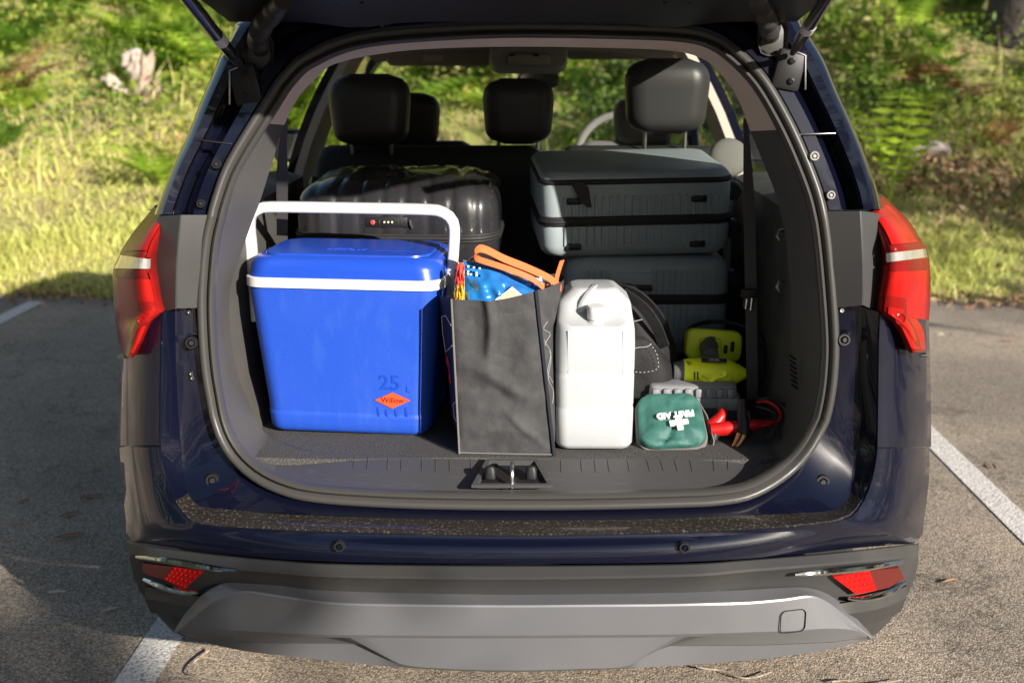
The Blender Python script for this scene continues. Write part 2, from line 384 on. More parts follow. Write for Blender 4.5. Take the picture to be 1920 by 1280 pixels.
def blades(n, y0, y1, hmin, hmax, wd, lean, tintf, power=0.8, patch=None):
    x, y = view_pts(n, y0, y1, power=power)
    y = np.maximum(y, edge_ya(x) - 0.05 + 0.25 * rng.random(n) ** 2)
    if patch is not None:
        k = patch(x, y) > rng.random(n); x, y = x[k], y[k]; n = len(x)
    z = bank_za(x, y) - 0.02
    h = (hmin + (hmax - hmin) * rng.random(n) ** 1.5) * (0.45 + 0.9 * wob(x, y, 3.1, 0.7))
    a = rng.random(n) * 2 * np.pi; ax, ay = np.cos(a), np.sin(a)
    le = lean * (0.2 + rng.random(n)); la_ = rng.random(n) * 2 * np.pi; lx, ly = np.cos(la_) * le * h, np.sin(la_) * le * h
    w2 = wd * (0.6 + 0.8 * rng.random(n)) / 2
    p = np.stack([x, y, z], 1); s = np.stack([ax * w2, ay * w2, np.zeros(n)], 1)
    m1 = p + np.stack([lx * .3, ly * .3, h * .55], 1); t1 = p + np.stack([lx, ly, h * (1 - .25 * le)], 1)
    verts = np.stack([p - s, p + s, m1 - s * .8, m1 + s * .8, t1], 1).reshape(-1, 3)
    b = (np.arange(n) * 5)[:, None]
    tris = np.concatenate([b + [0, 1, 3], b + [0, 3, 2], b + [2, 3, 4]], 1).reshape(-1, 3)
    tint = np.repeat(np.clip(tintf(x, y, n), 0, 1), 5)
    return verts, tris, tint
def wob(x, y, s, ph): return 0.5 + 0.25 * np.sin(x * s + ph) + 0.25 * np.sin(y * s * 1.3 - x * s * .6 + ph * 2)
GRASS = leaf_mat('grass_blade', [(0.20, 0.27, 0.05), (0.48, 0.53, 0.12), (0.74, 0.73, 0.24), (0.74, 0.70, 0.26), (0.70, 0.56, 0.28)], transl=0.4)
def gt(x, y, n): return 0.34 + 0.34 * wob(x, y, 1.1, 0.4) + 0.22 * (wob(x, y, 4.3, 2.2) - .5) - 0.02 * (y - 6.0) - 0.16 * (x > 1.5) + rng.normal(0, .15, n)
def gpatch(x, y): return np.where(x > 1.2, 0.55, 1.0) * np.where(y > 8.6, 0.22, 1.0) * (0.35 + 0.65 * wob(x, y, 2.4, 1.5))
g1 = blades(105000, 5.3, 13.5, .05, .20, .0105, 1.1, gt, power=1.1, patch=gpatch)
g2 = blades(26000, 5.2, 6.6, .03, .12, .010, .9, gt, power=1.0)
g3 = blades(3500, 6.5, 14.5, .25, .6, .010, .5, lambda x, y, n: 0.62 + 0.25 * rng.random(n), patch=lambda x, y: wob(x, y, 1.7, 2.0) ** 2 * 1.2)
vv, tt, ti, k0 = [], [], [], 0
for a_, b_, c_ in (g1, g2, g3): vv.append(a_); tt.append(b_ + k0); ti.append(c_); k0 += len(a_)
np_mesh('grass', np.concatenate(vv), np.concatenate(tt), np.concatenate(ti), GRASS, kind='stuff')['label'] = 'long yellow green grass on the bank beyond the car'

# leafy ground cover between the ferns
def leafs(cx, cy, cz, size, tint, up=0.35):
    n = len(cx); d = rng.normal(size=(n, 3)); d /= np.linalg.norm(d, axis=1)[:, None]
    e = rng.normal(size=(n, 3)); e[:, 2] += up; e -= d * (e * d).sum(1)[:, None]; e /= np.linalg.norm(e, axis=1)[:, None]
    c = np.stack([cx, cy, cz], 1); L = size[:, None]
    verts = np.stack([c - d * L, c + e * L * .42, c + d * L, c - e * L * .42], 1).reshape(-1, 3)
    b = (np.arange(n) * 4)[:, None]
    tris = np.concatenate([b + [0, 1, 2], b + [0, 2, 3]], 1).reshape(-1, 3)
    return verts, tris, np.repeat(np.clip(tint, 0, 1), 4)
UND = leaf_mat('undergrowth_leaf', [(0.035, 0.075, 0.016), (0.11, 0.19, 0.025), (0.25, 0.34, 0.045), (0.44, 0.46, 0.09), (0.44, 0.26, 0.12)], transl=0.35)
def undergrowth(n, y0, y1, hgt, s0, s1, patch, t0, tw):
    x, y = view_pts(n, y0, y1, power=0.9); k = patch(x, y) > rng.random(n); x, y = x[k], y[k]; n = len(x)
    z = bank_za(x, y) + rng.random(n) ** 1.3 * hgt * (0.35 + 0.9 * wob(x, y, 2.2, 1.0))
    return leafs(x, y, z, s0 + (s1 - s0) * rng.random(n), t0 + tw * wob(x, y, 2.6, 3.0) + rng.normal(0, .14, n))
u1 = undergrowth(90000, 6.3, 16.5, .42, .02, .055, lambda x, y: np.where(x > 1.0, 0.5, np.clip((y - 7.2) / 3, .05, 1)) * (0.25 + wob(x, y, 1.5, 0.3)), 0.15, 0.6)
u2 = undergrowth(26000, 13.5, 19, 2.1, .03, .08, lambda x, y: 0.35 + 0.65 * wob(x, y, 1.2, 5.0), 0.1, 0.6)
vv, tt, ti, k0 = [], [], [], 0
for a_, b_, c_ in (u1, u2): vv.append(a_); tt.append(b_ + k0); ti.append(c_); k0 += len(a_)
np_mesh('undergrowth', np.concatenate(vv), np.concatenate(tt), np.concatenate(ti), UND, kind='stuff')['label'] = 'tangled green and brown undergrowth higher up the bank'
# leaf litter along the asphalt edge and on the right of the bank
LIT = leaf_mat('dry_leaf', [(0.14, 0.07, 0.035), (0.25, 0.14, 0.07), (0.42, 0.30, 0.20), (0.55, 0.44, 0.34)], rough=0.8, transl=0.1)
n = 3800; x = rng.uniform(-6, 6.5, n); y = edge_ya(x) + rng.normal(.0, .13, n); z = np.maximum(0.008, bank_za(x, y) * (y > edge_ya(x))) + .01
l1 = leafs(x, y, z, rng.uniform(.012, .035, n), rng.random(n), up=3)
n = 1500; x = rng.normal(3.5, .55, n); y = rng.normal(7.2, .35, n); k = y > edge_ya(x); x, y = x[k], y[k]; n = len(x)
l2 = leafs(x, y, bank_za(x, y) + .05 + .07 * rng.random(n), rng.uniform(.015, .04, n), .8 * rng.random(n), up=2)
np_mesh('leaf_litter', np.concatenate([l1[0], l2[0]]), np.concatenate([l1[1], l2[1] + len(l1[0])]), np.concatenate([l1[2], l2[2]]), LIT, kind='stuff')['label'] = 'dry brown leaf litter along the asphalt edge'

# bracken ferns: each a plant of its own
FERN = [leaf_mat('fern_green', [(0.06, 0.14, 0.014), (0.14, 0.28, 0.025), (0.26, 0.41, 0.04)], transl=0.4),
        leaf_mat('fern_bright', [(0.18, 0.33, 0.025), (0.32, 0.48, 0.04), (0.50, 0.60, 0.07)], transl=0.45),
        leaf_mat('fern_dry', [(0.16, 0.08, 0.03), (0.26, 0.13, 0.05), (0.36, 0.22, 0.10)], transl=0.25)]
def fern_mesh(seed, nf, L, m, rise=0.75):
    rr = np.random.default_rng(seed); vs, ts, tn = [], [], []; k = 0
    for i in range(nf):
        az = 2 * np.pi * (i + rr.random() * .7) / nf; l_ = L * (0.7 + .5 * rr.random()); ri = rise * (0.7 + .5 * rr.random()); tb = rr.random()
        s = np.linspace(0, 1, 16); rad = l_ * (0.15 * s + .75 * s ** 1.6); hh = l_ * ri * (1.5 * s - .85 * s ** 2.2)
        c = np.stack([np.cos(az) * rad, np.sin(az) * rad, hh], 1); tan = np.gradient(c, axis=0); tan /= np.linalg.norm(tan, axis=1)[:, None]
        sd_ = np.array([-np.sin(az), np.cos(az), 0.0])
        for j in range(3, 16):
            pl = l_ * .36 * (1 - s[j]) ** .8 * min(1, (s[j] - .1) * 4) + .015
            for sg in (-1, 1):
                tip = c[j] + sd_ * sg * pl + tan[j] * pl * .35 - np.array([0, 0, pl * .25])
                mid = c[j] + (tip - c[j]) * .45; wv = tan[j] * pl * .13
                vs += [c[j], mid + wv, tip, mid - wv]; ts += [(k, k + 1, k + 2), (k, k + 2, k + 3)]; tn += [tb * .6 + .4 * rr.random()] * 4; k += 4
        for j in range(15):
            w_ = sd_ * .004; vs += [c[j] - w_, c[j] + w_, c[j + 1] + w_, c[j + 1] - w_]; ts += [(k, k + 1, k + 2), (k, k + 2, k + 3)]; tn += [0.3] * 4; k += 4
    o = np_mesh('bracken_fern', np.array(vs), np.array(ts), np.array(tn), m); me = o.data; bpy.data.objects.remove(o); return me
fm = [fern_mesh(11, 9, .62, FERN[0]), fern_mesh(12, 8, .55, FERN[1]), fern_mesh(13, 7, .5, FERN[0]), fern_mesh(14, 7, .55, FERN[2]), fern_mesh(15, 10, .7, FERN[1])]
FL = {0: 'deep green bracken fern growing among undergrowth on the bank', 1: 'bright green bracken fern growing among undergrowth on the bank', 2: 'dead rust brown bracken fern on the bank'}
fk = [0, 1, 0, 2, 1]
def fern(i, x, y, s, rz, label=None, tilt=0.0):
    o = bpy.data.objects.new('bracken_fern', fm[i]); SC.collection.objects.link(o)
    o.location = (x, y, bank_z(x, y) - .03); o.rotation_euler = (tilt, tilt * .5, rz); o.scale = (s, s, s)
    tag(o, label or FL[fk[i]], 'fern', None if label else ('bracken ferns on the bank' if fk[i] < 2 else 'dead ferns on the bank')); return o
cnt = 0
while cnt < 170:
    y = random.uniform(6.9, 15.0); x = random.uniform(-1, 1) * ((y + 2.3) * .43 + .6)
    dens = (0.2 + .8 * (y > 9.0)) if x < 0.5 else (0.35 + .65 * (y > 8.2))
    if random.random() > dens or (1.7 < x < 3.4 and 6.4 < y < 9.0): continue
    i = random.choice([0, 1, 2, 4, 4, 1, 0, 2, 1, 4, 3] if x < 1 else [0, 1, 2, 4, 0, 2, 0, 3])
    fern(i, x, y, random.uniform(.8, 1.7), random.uniform(0, 6.28), tilt=random.uniform(-.15, .15)); cnt += 1
for px_, py_, s_ in ((1655, 330, .95),):
    p = CAM + ray(px_, py_) * 9.0
    for d in np.arange(6.5, 15, .02):
        q = CAM + ray(px_, py_) * d
        if q.z <= bank_z(q.x, q.y) + .02: break
    fm.append(fern_mesh(77, 6, .62, leaf_mat('lime_frond', [(0.34, 0.52, 0.03), (0.48, 0.66, 0.05), (0.62, 0.78, 0.09)], transl=.5), 1.7)); fk.append(1)
    fern(5, q.x - .1, q.y - .55, s_ * 1.45, 2.2, 'tall lime green fern arching alone beside the right tail lamp', tilt=.1)

# small leafy shrubs standing between the ferns
SHR = [leaf_mat('shrub_leaf', [(0.05, 0.10, 0.02), (0.13, 0.21, 0.03), (0.30, 0.38, 0.06)], transl=.35), leaf_mat('olive_shrub_leaf', [(0.09, 0.10, 0.03), (0.22, 0.23, 0.06), (0.42, 0.40, 0.13)], transl=.35)]
def shrub_mesh(seed, m):
    rr = np.random.default_rng(seed); k = 9; cc = np.stack([rr.normal(size=k) * .24, rr.normal(size=k) * .24, .22 + .5 * rr.random(k)], 1)
    n = 620; ci = rr.integers(0, k, n); p = cc[ci] + rr.normal(size=(n, 3)) * .10
    vs, ts, tn = leafs(p[:, 0], p[:, 1], np.maximum(p[:, 2], .02), .025 + .035 * rr.random(n), rr.random(n), up=.6)
    st_v, st_t = [], []
    for c in cc:
        q = len(vs) + len(st_v); st_v += [(-.006, 0, 0), (.006, 0, 0), tuple(c)]; st_t.append((q, q + 1, q + 2))
    o = np_mesh('leafy_shrub', np.concatenate([vs, np.array(st_v)]), np.concatenate([ts, np.array(st_t)]), np.concatenate([tn, np.zeros(len(st_v))]), m); me = o.data; bpy.data.objects.remove(o); return me
sm = [shrub_mesh(31, SHR[0]), shrub_mesh(32, SHR[1]), shrub_mesh(33, SHR[0])]
for i in range(26):
    y = random.uniform(7.4, 14.5); x = random.uniform(-1, 1) * ((y + 2.3) * .43)
    o = bpy.data.objects.new('leafy_shrub', sm[i % 3]); SC.collection.objects.link(o); s_ = random.uniform(.55, 1.25)
    o.location = (x, y, bank_z(x, y) - .03); o.rotation_euler = (0, 0, random.uniform(0, 6.28)); o.scale = (s_, s_, s_ * random.uniform(.8, 1.3))
    tag(o, ('green small-leaved shrub among ferns on the bank', 'olive small-leaved shrub among ferns on the bank')[i % 3 == 1], 'shrub', 'leafy shrubs on the bank')

def bank_hit(px, py):
    for d in np.arange(6.5, 22, .02):
        q = CAM + ray(px, py) * d
        if q.z <= bank_z(q.x, q.y): break
    return q
# pale broken stump, left
q = bank_hit(262, 195)
STUMP = mat('pale_dead_wood', (0.40, 0.31, 0.25), 0.9, var=(9, (0.30, 0.19, 0.12), 0.45, 0.7), bump=(30, .8, .02))
def rock(M, r, seed, m, name, parent=None, sub=3, amp=.35):
    bm = bmesh.new(); bmesh.ops.create_icosphere(bm, subdivisions=sub, radius=1)
    for v_ in bm.verts:
        d = v_.co.normalized(); k = 1 + amp * noise.noise(d * 1.6 + Vector((seed, 0, 0))) + amp * .5 * noise.noise(d * 4 + Vector((0, seed, 0)))
        v_.co = Vector((d.x * r[0] * k, d.y * r[1] * k, d.z * r[2] * k))
    bm.verts.index_update(); v = [M @ x.co for x in bm.verts]; f = [[q_.index for q_ in p.verts] for p in bm.faces]; bm.free()
    return obj(name, v, f, m, parent, angle=60)
st = thing('tree_stump', 'pale broken stump standing in the ferns left of the car', 'stump', (q.x, q.y, bank_z(q.x, q.y)))
b0 = Vector((q.x, q.y, bank_z(q.x, q.y)))
mat('bleached_wood', (0.48, 0.41, 0.36), .9, var=(14, (.28, .20, .15), .5, .7), bump=(30, .8, .02))
RX = lambda a, b: Matrix.Rotation(R(a), 4, 'Y') @ Matrix.Rotation(R(b), 4, 'X')
rock(Matrix.Translation(b0 + Vector((.06, 0, .20))) @ RX(14, 0), (.075, .08, .27), 3, STUMP, 'trunk', st, amp=.7)
rock(Matrix.Translation(b0 + Vector((-.04, -.05, .44))) @ RX(-35, 10), (.09, .05, .06), 5, MATS['bleached_wood'], 'broken_top', st, amp=.8)
rock(Matrix.Translation(b0 + Vector((-.01, -.06, .36))) @ RX(25, 20), (.05, .045, .13), 7, MATS['bleached_wood'], 'broken_top', st, amp=.9)
rock(Matrix.Translation(b0 + Vector((-.20, -.1, .20))) @ RX(30, 0), (.12, .06, .05), 9, MATS['bleached_wood'], 'split_piece', st, amp=.9)
rock(Matrix.Translation(b0 + Vector((.14, -.08, .12))) @ RX(-50, 0), (.15, .06, .06), 19, STUMP, 'split_piece', st, amp=.9)
# log lying on the right
q = bank_hit(1740, 302); b0 = Vector((q.x, q.y, bank_z(q.x, q.y) + .07))
v, f = tube([b0 + Vector((-.20, -.03, -.02)), b0 + Vector((-.08, 0, .01)), b0 + Vector((.06, .0, .03)), b0 + Vector((.17, .05, .01))], [.04, .06, .065, .045], 10)
tag(obj('fallen_log', v, f, mat('grey_log', (0.30, 0.26, 0.23), .9, bump=(40, .8, .01))), 'short grey log lying in grass right of the lime fern', 'log')
# trees
BARK = mat('grey_bark', (0.10, 0.085, 0.075), .95, var=(6, (0.055, 0.045, 0.04), .4, .65), bump=[(12, 1, .03), (60, .6, .008)])
CROWN = leaf_mat('gum_leaf', [(0.03, 0.055, 0.018), (0.06, 0.095, 0.028), (0.10, 0.13, 0.045)], transl=.3)
def tree(x, y, h, r0, label, crown_r, crown_h, nl=5200, z=None, seed=1, lean=0.0, clumps=13):
    rr = np.random.default_rng(seed); z0 = (bank_z(x, y) if y > 5.3 else 0) if z is None else z
    t = thing('gum_tree', label, 'tree', (x, y, z0)); tr = MB()
    pts = [Vector((x + lean * s * s * h + .05 * math.sin(s * 5 + seed), y + .05 * math.cos(s * 4), z0 - .1 + s * h)) for s in np.linspace(0, 1, 9)]
    tr.add(*tube(pts, [r0 * (1.25 if i == 0 else 1) * (1 - .75 * i / 8) for i in range(9)], 12))
    cs = []
    for i in range(clumps):
        a = 2 * math.pi * i / clumps + rr.random(); rad = crown_r * (0.35 + .65 * rr.random()); zz = z0 + h * .55 + crown_h * rr.random()
        c = Vector((x + lean * h + math.cos(a) * rad, y + math.sin(a) * rad, zz)); cs.append(c)
        b = pts[4 + i % 5]; mid = b.lerp(c, .5) + Vector((0, 0, -.15)); tr.add(*tube([b, mid, c], [r0 * .28, r0 * .17, r0 * .06], 6))
    tr.obj('trunk', BARK, t)
    ci = rr.integers(0, clumps, nl); base = np.array([tuple(c) for c in cs])[ci]; d = rr.normal(size=(nl, 3)) * np.array([1, 1, .6]) * crown_r * .28
    p = base + d; vs, ts, tn = leafs(p[:, 0], p[:, 1], p[:, 2], .06 + .09 * rr.random(nl), .2 + .6 * rr.random(nl))
    o = np_mesh('crown', vs - np.array([x, y, z0]), ts, tn, CROWN, parent=t)
    return t
q = bank_hit(1905, 74)
tree(q.x + .12, q.y, 8.0, .36, 'thick grey tree trunk rising behind the ferns at the top right', 2.6, 3.5, seed=4, lean=.02)
for x, y, h, r0, cr_, ch, sd_, lb in ((10.5, -1.9, 7.0, .15, 2.3, 3.2, 6, 'tall gum tree on the verge well right of the car'), (7.93, -11.57, 7.4, .10, .95, 1.35, 12, 'unseen slender gum tree added to shade the asphalt left of the car'),  # slender tree is added out of view, its crown shades the left asphalt
                                     (12.6, 7.2, 7.5, .22, 2.6, 3.4, 8, 'gum tree on the bank far right of the car')):
    tree(x, y, h, r0, lb, cr_, ch, seed=sd_, nl=2300 if sd_ != 12 else 5200)

# leaves and twigs lying on the asphalt
LEAFB = mat('tan_leaf', (0.30, 0.17, 0.09), .8); LEAFW = mat('bleached_leaf', (0.62, 0.56, 0.48), .8)
def ground_leaf(px, py, L, rz, m, label):
    c = PZ(px, py, .004); rows = []
    for i in range(5):
        s = i / 4; wd = L * .3 * math.sin(math.pi * min(max(s, .06), .94)) + .002; zz = .006 + .02 * math.sin(math.pi * s) * L * 8 * .12
        rows.append([Vector(((s - .5) * L, wd / 2 * e, zz + abs(e) * .004)) for e in (-1, 0, 1)])
    v, f = grid(rows); M = Matrix.Translation(Vector((c.x, c.y, .002))) @ Matrix.Rotation(rz, 4, 'Z')
    tag(obj('fallen_leaf', [M @ p for p in v], f, m), label, 'leaf', 'fallen leaves on the asphalt')
for a in ((170, 932, .075, .5, LEAFB, 'tan fallen leaf nearest the left bumper on shaded asphalt'), (130, 966, .07, .8, LEAFB, 'thin tan leaf on shaded asphalt below the first tan leaf'),
          (132, 1006, .09, .35, LEAFB, 'longest tan leaf on the shaded asphalt left of the bumper'), (46, 941, .05, 1.2, LEAFB, 'small brown leaf at the far left of the shaded asphalt'),
          (106, 1113, .05, .1, LEAFW, 'pale leaf on the dark asphalt left of the lower bumper'), (205, 1146, .05, .7, LEAFW, 'pale narrow leaf just above the left bay line'),
          (1893, 640, .09, .2, LEAFB, 'tan leaf on the asphalt right of the right tail lamp'), (1764, 628, .04, .3, LEAFW, 'small pale leaf beside the right tail lamp on asphalt'),
          (1782, 1092, .05, .4, LEAFB, 'orange leaf on sunlit asphalt right of the bumper reflector'), (1862, 876, .05, 1.5, LEAFB, 'tan leaf just above the right bay line')):
    ground_leaf(*a)
TW = mat('bleached_twig', (0.40, 0.33, 0.26), .85, var=(60, (.22, .17, .12), .45, .6), bump=(90, .6, .003))
def twig(pp, r, label):
    pts = resample([tuple(PZ(a, b, .012)) for a, b in pp], 14)
    tag(obj('twig', *tube(V(pts), [r * (1 - .5 * i / 13) for i in range(14)], 6), TW), label, 'twig')
twig([(392, 1218), (362, 1242), (352, 1262), (380, 1268), (410, 1274)], .0028, 'curled pale twig under the left end of the bumper')
twig([(1308, 1250), (1330, 1254), (1352, 1256), (1376, 1266), (1402, 1271), (1428, 1266), (1446, 1259)], .003, 'pale stripped twig on sunlit asphalt below the bumper')
twig([(1560, 1277), (1590, 1275), (1620, 1283), (1660, 1279), (1690, 1274)], .0025, 'short pale twig at the bottom edge right of the bumper')

# the wood round the car park, a far-off mass behind and beside the camera
def far_wood(pts, seed, nl):
    rr = np.random.default_rng(seed); cs = []
    for x, y, h in pts:
        for k in range(9):
            cs.append((x + rr.normal() * 1.3, y + rr.normal() * 1.3, h * (0.12 + .85 * rr.random() ** .8), 1.0 + rr.random() * .9))
    cs = np.array(cs); ci = rr.integers(0, len(cs), nl); d = rr.normal(size=(nl, 3)); d /= np.linalg.norm(d, axis=1)[:, None]; d *= rr.random(nl)[:, None] ** .33
    p = cs[ci, :3] + d * cs[ci, 3][:, None]; p[:, 2] = np.maximum(p[:, 2], .1)
    return leafs(p[:, 0], p[:, 1], p[:, 2], .16 + .2 * rr.random(nl), .1 + .8 * rr.random(nl))
wp = [(x, -22 + 2 * math.sin(x), (8.5 if x < 6 else 6.5) + 2.2 * math.sin(x * 1.7)) for x in np.arange(-34, 36, 2.3)] + [(-15 + 1.5 * math.sin(y * 2), y, 11 + 2.5 * math.sin(y * 1.3)) for y in np.arange(-22, 4, 2.0)] + [(22 + math.sin(y), y, 6 + 1.5 * math.sin(y * 1.3)) for y in np.arange(-14, 14, 2.4)]
vs, ts, tn = far_wood(wp, 3, 60000)
np_mesh('surrounding_wood', vs, ts, tn, CROWN, kind='stuff')['label'] = 'dark gum wood standing round the car park'
# ================================================================== the car: body
CAR = thing('parked_suv', 'dark navy SUV seen from behind with its tailgate open and boot packed', 'car', (0, 2.1, 0))
def G3(rows3, n=None):
    """rows of (px,py,Y) -> resampled rows of points"""
    out = []
    for r in rows3:
        a = resample(r, n) if n else r
        out.append([P(*q) for q in a])
    return out
# ---- bumper cover (inner lip U1 -> outer edge U0)
U = [  # U1 px,py,Y    U0 px,py,Y
 (304,588,.20, 224,600,.38), (302,640,.20, 224,650,.38), (301,700,.20, 223,720,.37), (300,780,.195, 220,790,.37), (300,834,.19, 219,835,.365),
 (301,838,.20, 224,838,.395), (305,870,.187, 227,880,.37), (313,898,.17, 231,930,.35), (326,934,.14, 236,975,.33), (345,963,.11, 240,1011,.30),
 (360,975,.09, 270,1017,.22), (380,982,.075, 330,1027,.14), (470,989,.055, 450,1041,.06), (640,996,.042, 640,1053,.012), (960,1003,.035, 960,1056,0),
 (1280,997,.042, 1280,1053,.012), (1470,988,.055, 1480,1040,.06), (1558,979,.075, 1600,1027,.14), (1582,972,.09, 1670,1021,.22), (1598,964,.11, 1723,1016,.30),
 (1616,940,.14, 1731,985,.33), (1630,908,.17, 1738,935,.35), (1639,872,.187, 1743,885,.38), (1643,841,.20, 1742,840,.395), (1643,838,.19, 1746,837,.365),
 (1644,780,.195, 1746,790,.37), (1645,700,.20, 1745,720,.37), (1646,640,.20, 1743,650,.38), (1648,588,.20, 1742,600,.38)]
def refine(lst, sharp, k=4):
    """spline refine table rows but keep breaks between index pairs in sharp"""
    segs = []; cur = [lst[0]]
    for i in range(1, len(lst)):
        cur.append(lst[i])
        if i in sharp: segs.append(cur); cur = [lst[i]]
    segs.append(cur); out = []
    for s in segs:
        if len(s) < 2: continue
        r = resample(s, (len(s) - 1) * k + 1) if len(s) > 2 else np.array(s, float)
        out += [tuple(x) for x in (r if not out else r[1:])]
    return out
UT = refine(U, (4, 5, 23, 24))
cols = []
for a in UT:
    p1, p0 = (a[0], a[1]), (a[3], a[4]); Y1, Y0 = a[2], a[5]
    side = min(1.0, max(0, (abs((p0[0] + p1[0]) / 2 - 982) - 560) / 110)); row = []
    for t in (0, .025, .06, .16, .3, .45, .6, .75, .9, 1):
        e = t ** (1 + 1.6 * side); y = Y1 + (Y0 - Y1) * e
        row.append(P(p1[0] + (p0[0] - p1[0]) * t, p1[1] + (p0[1] - p1[1]) * t, y - (1 - side) * .012 * math.sin(math.pi * t) - (.006 if t == .025 else .004 if t == .06 else 0)))
    o = row[-1]; sgn = -1 if p0[0] < 982 else 1
    row.append(o + Vector((sgn * .006 * side, .03 + .22 * side, -.004 * (1 - side))))
    inn = row[0] + Vector((0, .02, 0)); row.insert(0, inn)
    cols.append(row)
v, f = grid(cols); obj('bumper_cover', v, f, PAINT, CAR, angle=30)
# ---- flange between lip and seal, incl. dirty step
FL1 = [(328,578,.235),(329,640,.235),(331,700,.235),(335,780,.235),(340,840,.23),(344,885,.22),(353,925,.18),(375,948,.145),(410,953,.122),(560,965,.102),(760,972,.093),(960,975,.09),
       (1200,973,.093),(1400,966,.103),(1520,960,.122),(1570,953,.145),(1592,930,.18),(1602,890,.22),(1608,835,.23),(1614,780,.235),(1614,700,.235),(1615,640,.235),(1616,574,.235)]
U1L = [(a[0], a[1], a[2]) for a in U]
NF = 120
u1 = resample(U1L, NF); f1 = resample(FL1, NF)
SEAL = [(393,402),(384,440),(378,490),(374,560),(376,629),(381,690),(389,740),(398,785),(414,828),(441,867),(484,902),(539,926),(594,937),(680,944),(800,949),(960,951),(1120,950),(1277,946),(1340,943),(1397,934),(1444,913),
        (1487,882),(1520,845),(1543,805),(1553,782),(1564,726),(1569,662),(1568,610),(1564,550),(1558,480),(1552,428),(1546,394),(1535,352),(1512,292),(1484,230),(1447,164),(1420,128),(1385,94),(1345,66),(1290,51),(1180,45),(960,42),(780,50),(680,61),(620,78),
        (585,95),(556,112),(524,146),(500,183),(459,248),(438,283),(418,322),(399,378)]
def sealY(py): return interp(py, [20, 40, 120, 200, 400, 800, 880, 951], [.37, .36, .325, .30, .25, .23, .20, .13])
sl = [(x, y, sealY(y)) for x, y in SEAL]
low = sl[3:29]
s1 = resample(low, NF)
# side walls of the opening are navy, the level step along the bottom is dirty
PAINTD = mat('dusty_step_paint', (0.016, 0.014, 0.012), .45, coat=.6, var=(170, (0.15, 0.118, 0.085), .54, .80), bump=(200, .5, .003), coords='Object')
def zone(i): return 34 <= i <= NF - 35
rows = []
for i in range(NF):
    a, b = P(*u1[i]), P(*f1[i]); rows.append([a, a + Vector((0, .004, .003)), a.lerp(b, .5), b])
v, f = grid([r for r in rows[:NF]])
nn = 4
fs_side = [q for q in f if not (21 <= q[0] // nn < NF - 22)]; fs_step = [q for q in f if 21 <= q[0] // nn < NF - 22]
obj('opening_lip', v, fs_side, PAINT, CAR); obj('loading_step', v, fs_step, PAINTD, CAR)
rows = []
for i in range(NF):
    b, c = P(*f1[i]), P(*s1[i]); mid = b.lerp(c, .5) + Vector((0, .006, 0)); rows.append([b, b.lerp(c, .1) + Vector((0, .004, 0)), mid, c + Vector((0, .015, 0))])
v, f = grid(rows); obj('body_flange', v, f, PAINT, CAR, angle=30)
# ---- upper pillars and header: outline O -> seal
OS = [(290,402,393,402),(296,383,397,380),(322,316,418,322),(338,283,438,283),(353,249,459,248),(380,181,500,183),(398,140,524,146),(417,94,556,112),(432,66,585,95),(447,42,620,78),(500,30,680,61),(700,24,780,50),
      (960,22,960,42),(1250,24,1180,45),(1440,22,1290,51),(1490,24,1345,66),(1515,64,1385,94),(1545,111,1420,128),(1569,168,1447,164),(1596,228,1484,230),(1623,292,1512,292),(1643,349,1535,352),(1653,392,1546,394)]
ot = resample(OS, 110); rows = []
for a in ot:
    O, S = (a[0], a[1]), (a[2], a[3]); Ys = sealY(a[3]); Yo = Ys + .05; k = min(1, max(0, (min(abs(a[0] - 440), abs(a[0] - 1490), 400) if 440 < a[0] < 1490 else 0) / 60))
    prof = [(0, .012), (.08, .0), (.30, .0), (.36, .02), (.44, .055), (.58, .058), (.62, .05), (.66, .008), (.69, .0), (.86, -.004), (.95, .012), (1, .05)]
    row = []
    for t, d in prof:
        row.append(P(S[0] + (O[0] - S[0]) * t, S[1] + (O[1] - S[1]) * t, Ys + d * (1 - .6 * k)))
    sg = -1 if a[0] < 982 else 1
    row.append(row[-1] + Vector((sg * .03 * (1 - k), .25, .02 * k + .01))); rows.append(row)
v, f = grid(rows); obj('rear_pillar_frame', v, f, PAINT, CAR, angle=22)
# horizontal seam plates on the pillars
for sgn, pts in ((-1, [(372,262),(436,270)]), (1, [(1496,252),(1566,250)])):
    a, b = P(*pts[0], .285), P(*pts[1], .285); mb = MB(); mb.add(*box((a + b) / 2, ((b - a).length, .012, .003), .001, rot=(b - a).to_track_quat('X', 'Z').to_matrix())); mb.obj('panel_seam', STEEL if sgn > 0 else BLACKM, CAR)
# ---- matte plastic panels beside the lamps
def panel(rows3, name, m, nu=6, **k):
    rr = [resample(r, nu) if len(r) > 2 else np.array(r) for r in rows3]
    v, f = grid([[P(*q) for q in r] for r in rr]); return obj(name, v, f, m, CAR, **k)
def sharp_panel(rows3, name, m, parent=None, lab=None):
    v, f = grid([[P(*q) for q in r] for r in rows3]); return obj(name, v, f, m, parent or CAR, angle=12, label=lab)
PANM = mat('satin_black_panel', (0.050, 0.050, 0.050), .36, bump=(900, .2, .0006), rvar=(5, .3, .42))
sharp_panel([[(300,404,.27),(314,404,.24),(338,403,.212),(341,403,.212),(392,403,.24),(396,403,.262)], [(284,456,.27),(300,456,.24),(333,456,.20),(336,456,.20),(381,456,.235),(384,456,.255)],
             [(276,500,.27),(296,500,.24),(330,500,.198),(333,500,.198),(376,500,.23),(378,500,.25)], [(286,545,.26),(300,545,.235),(329,545,.198),(332,545,.198),(373,545,.23),(375,545,.25)],
             [(300,584,.25),(306,584,.23),(329,579,.202),(332,578,.202),(371,577,.23),(373,577,.25)]], 'pillar_panel', PANM)
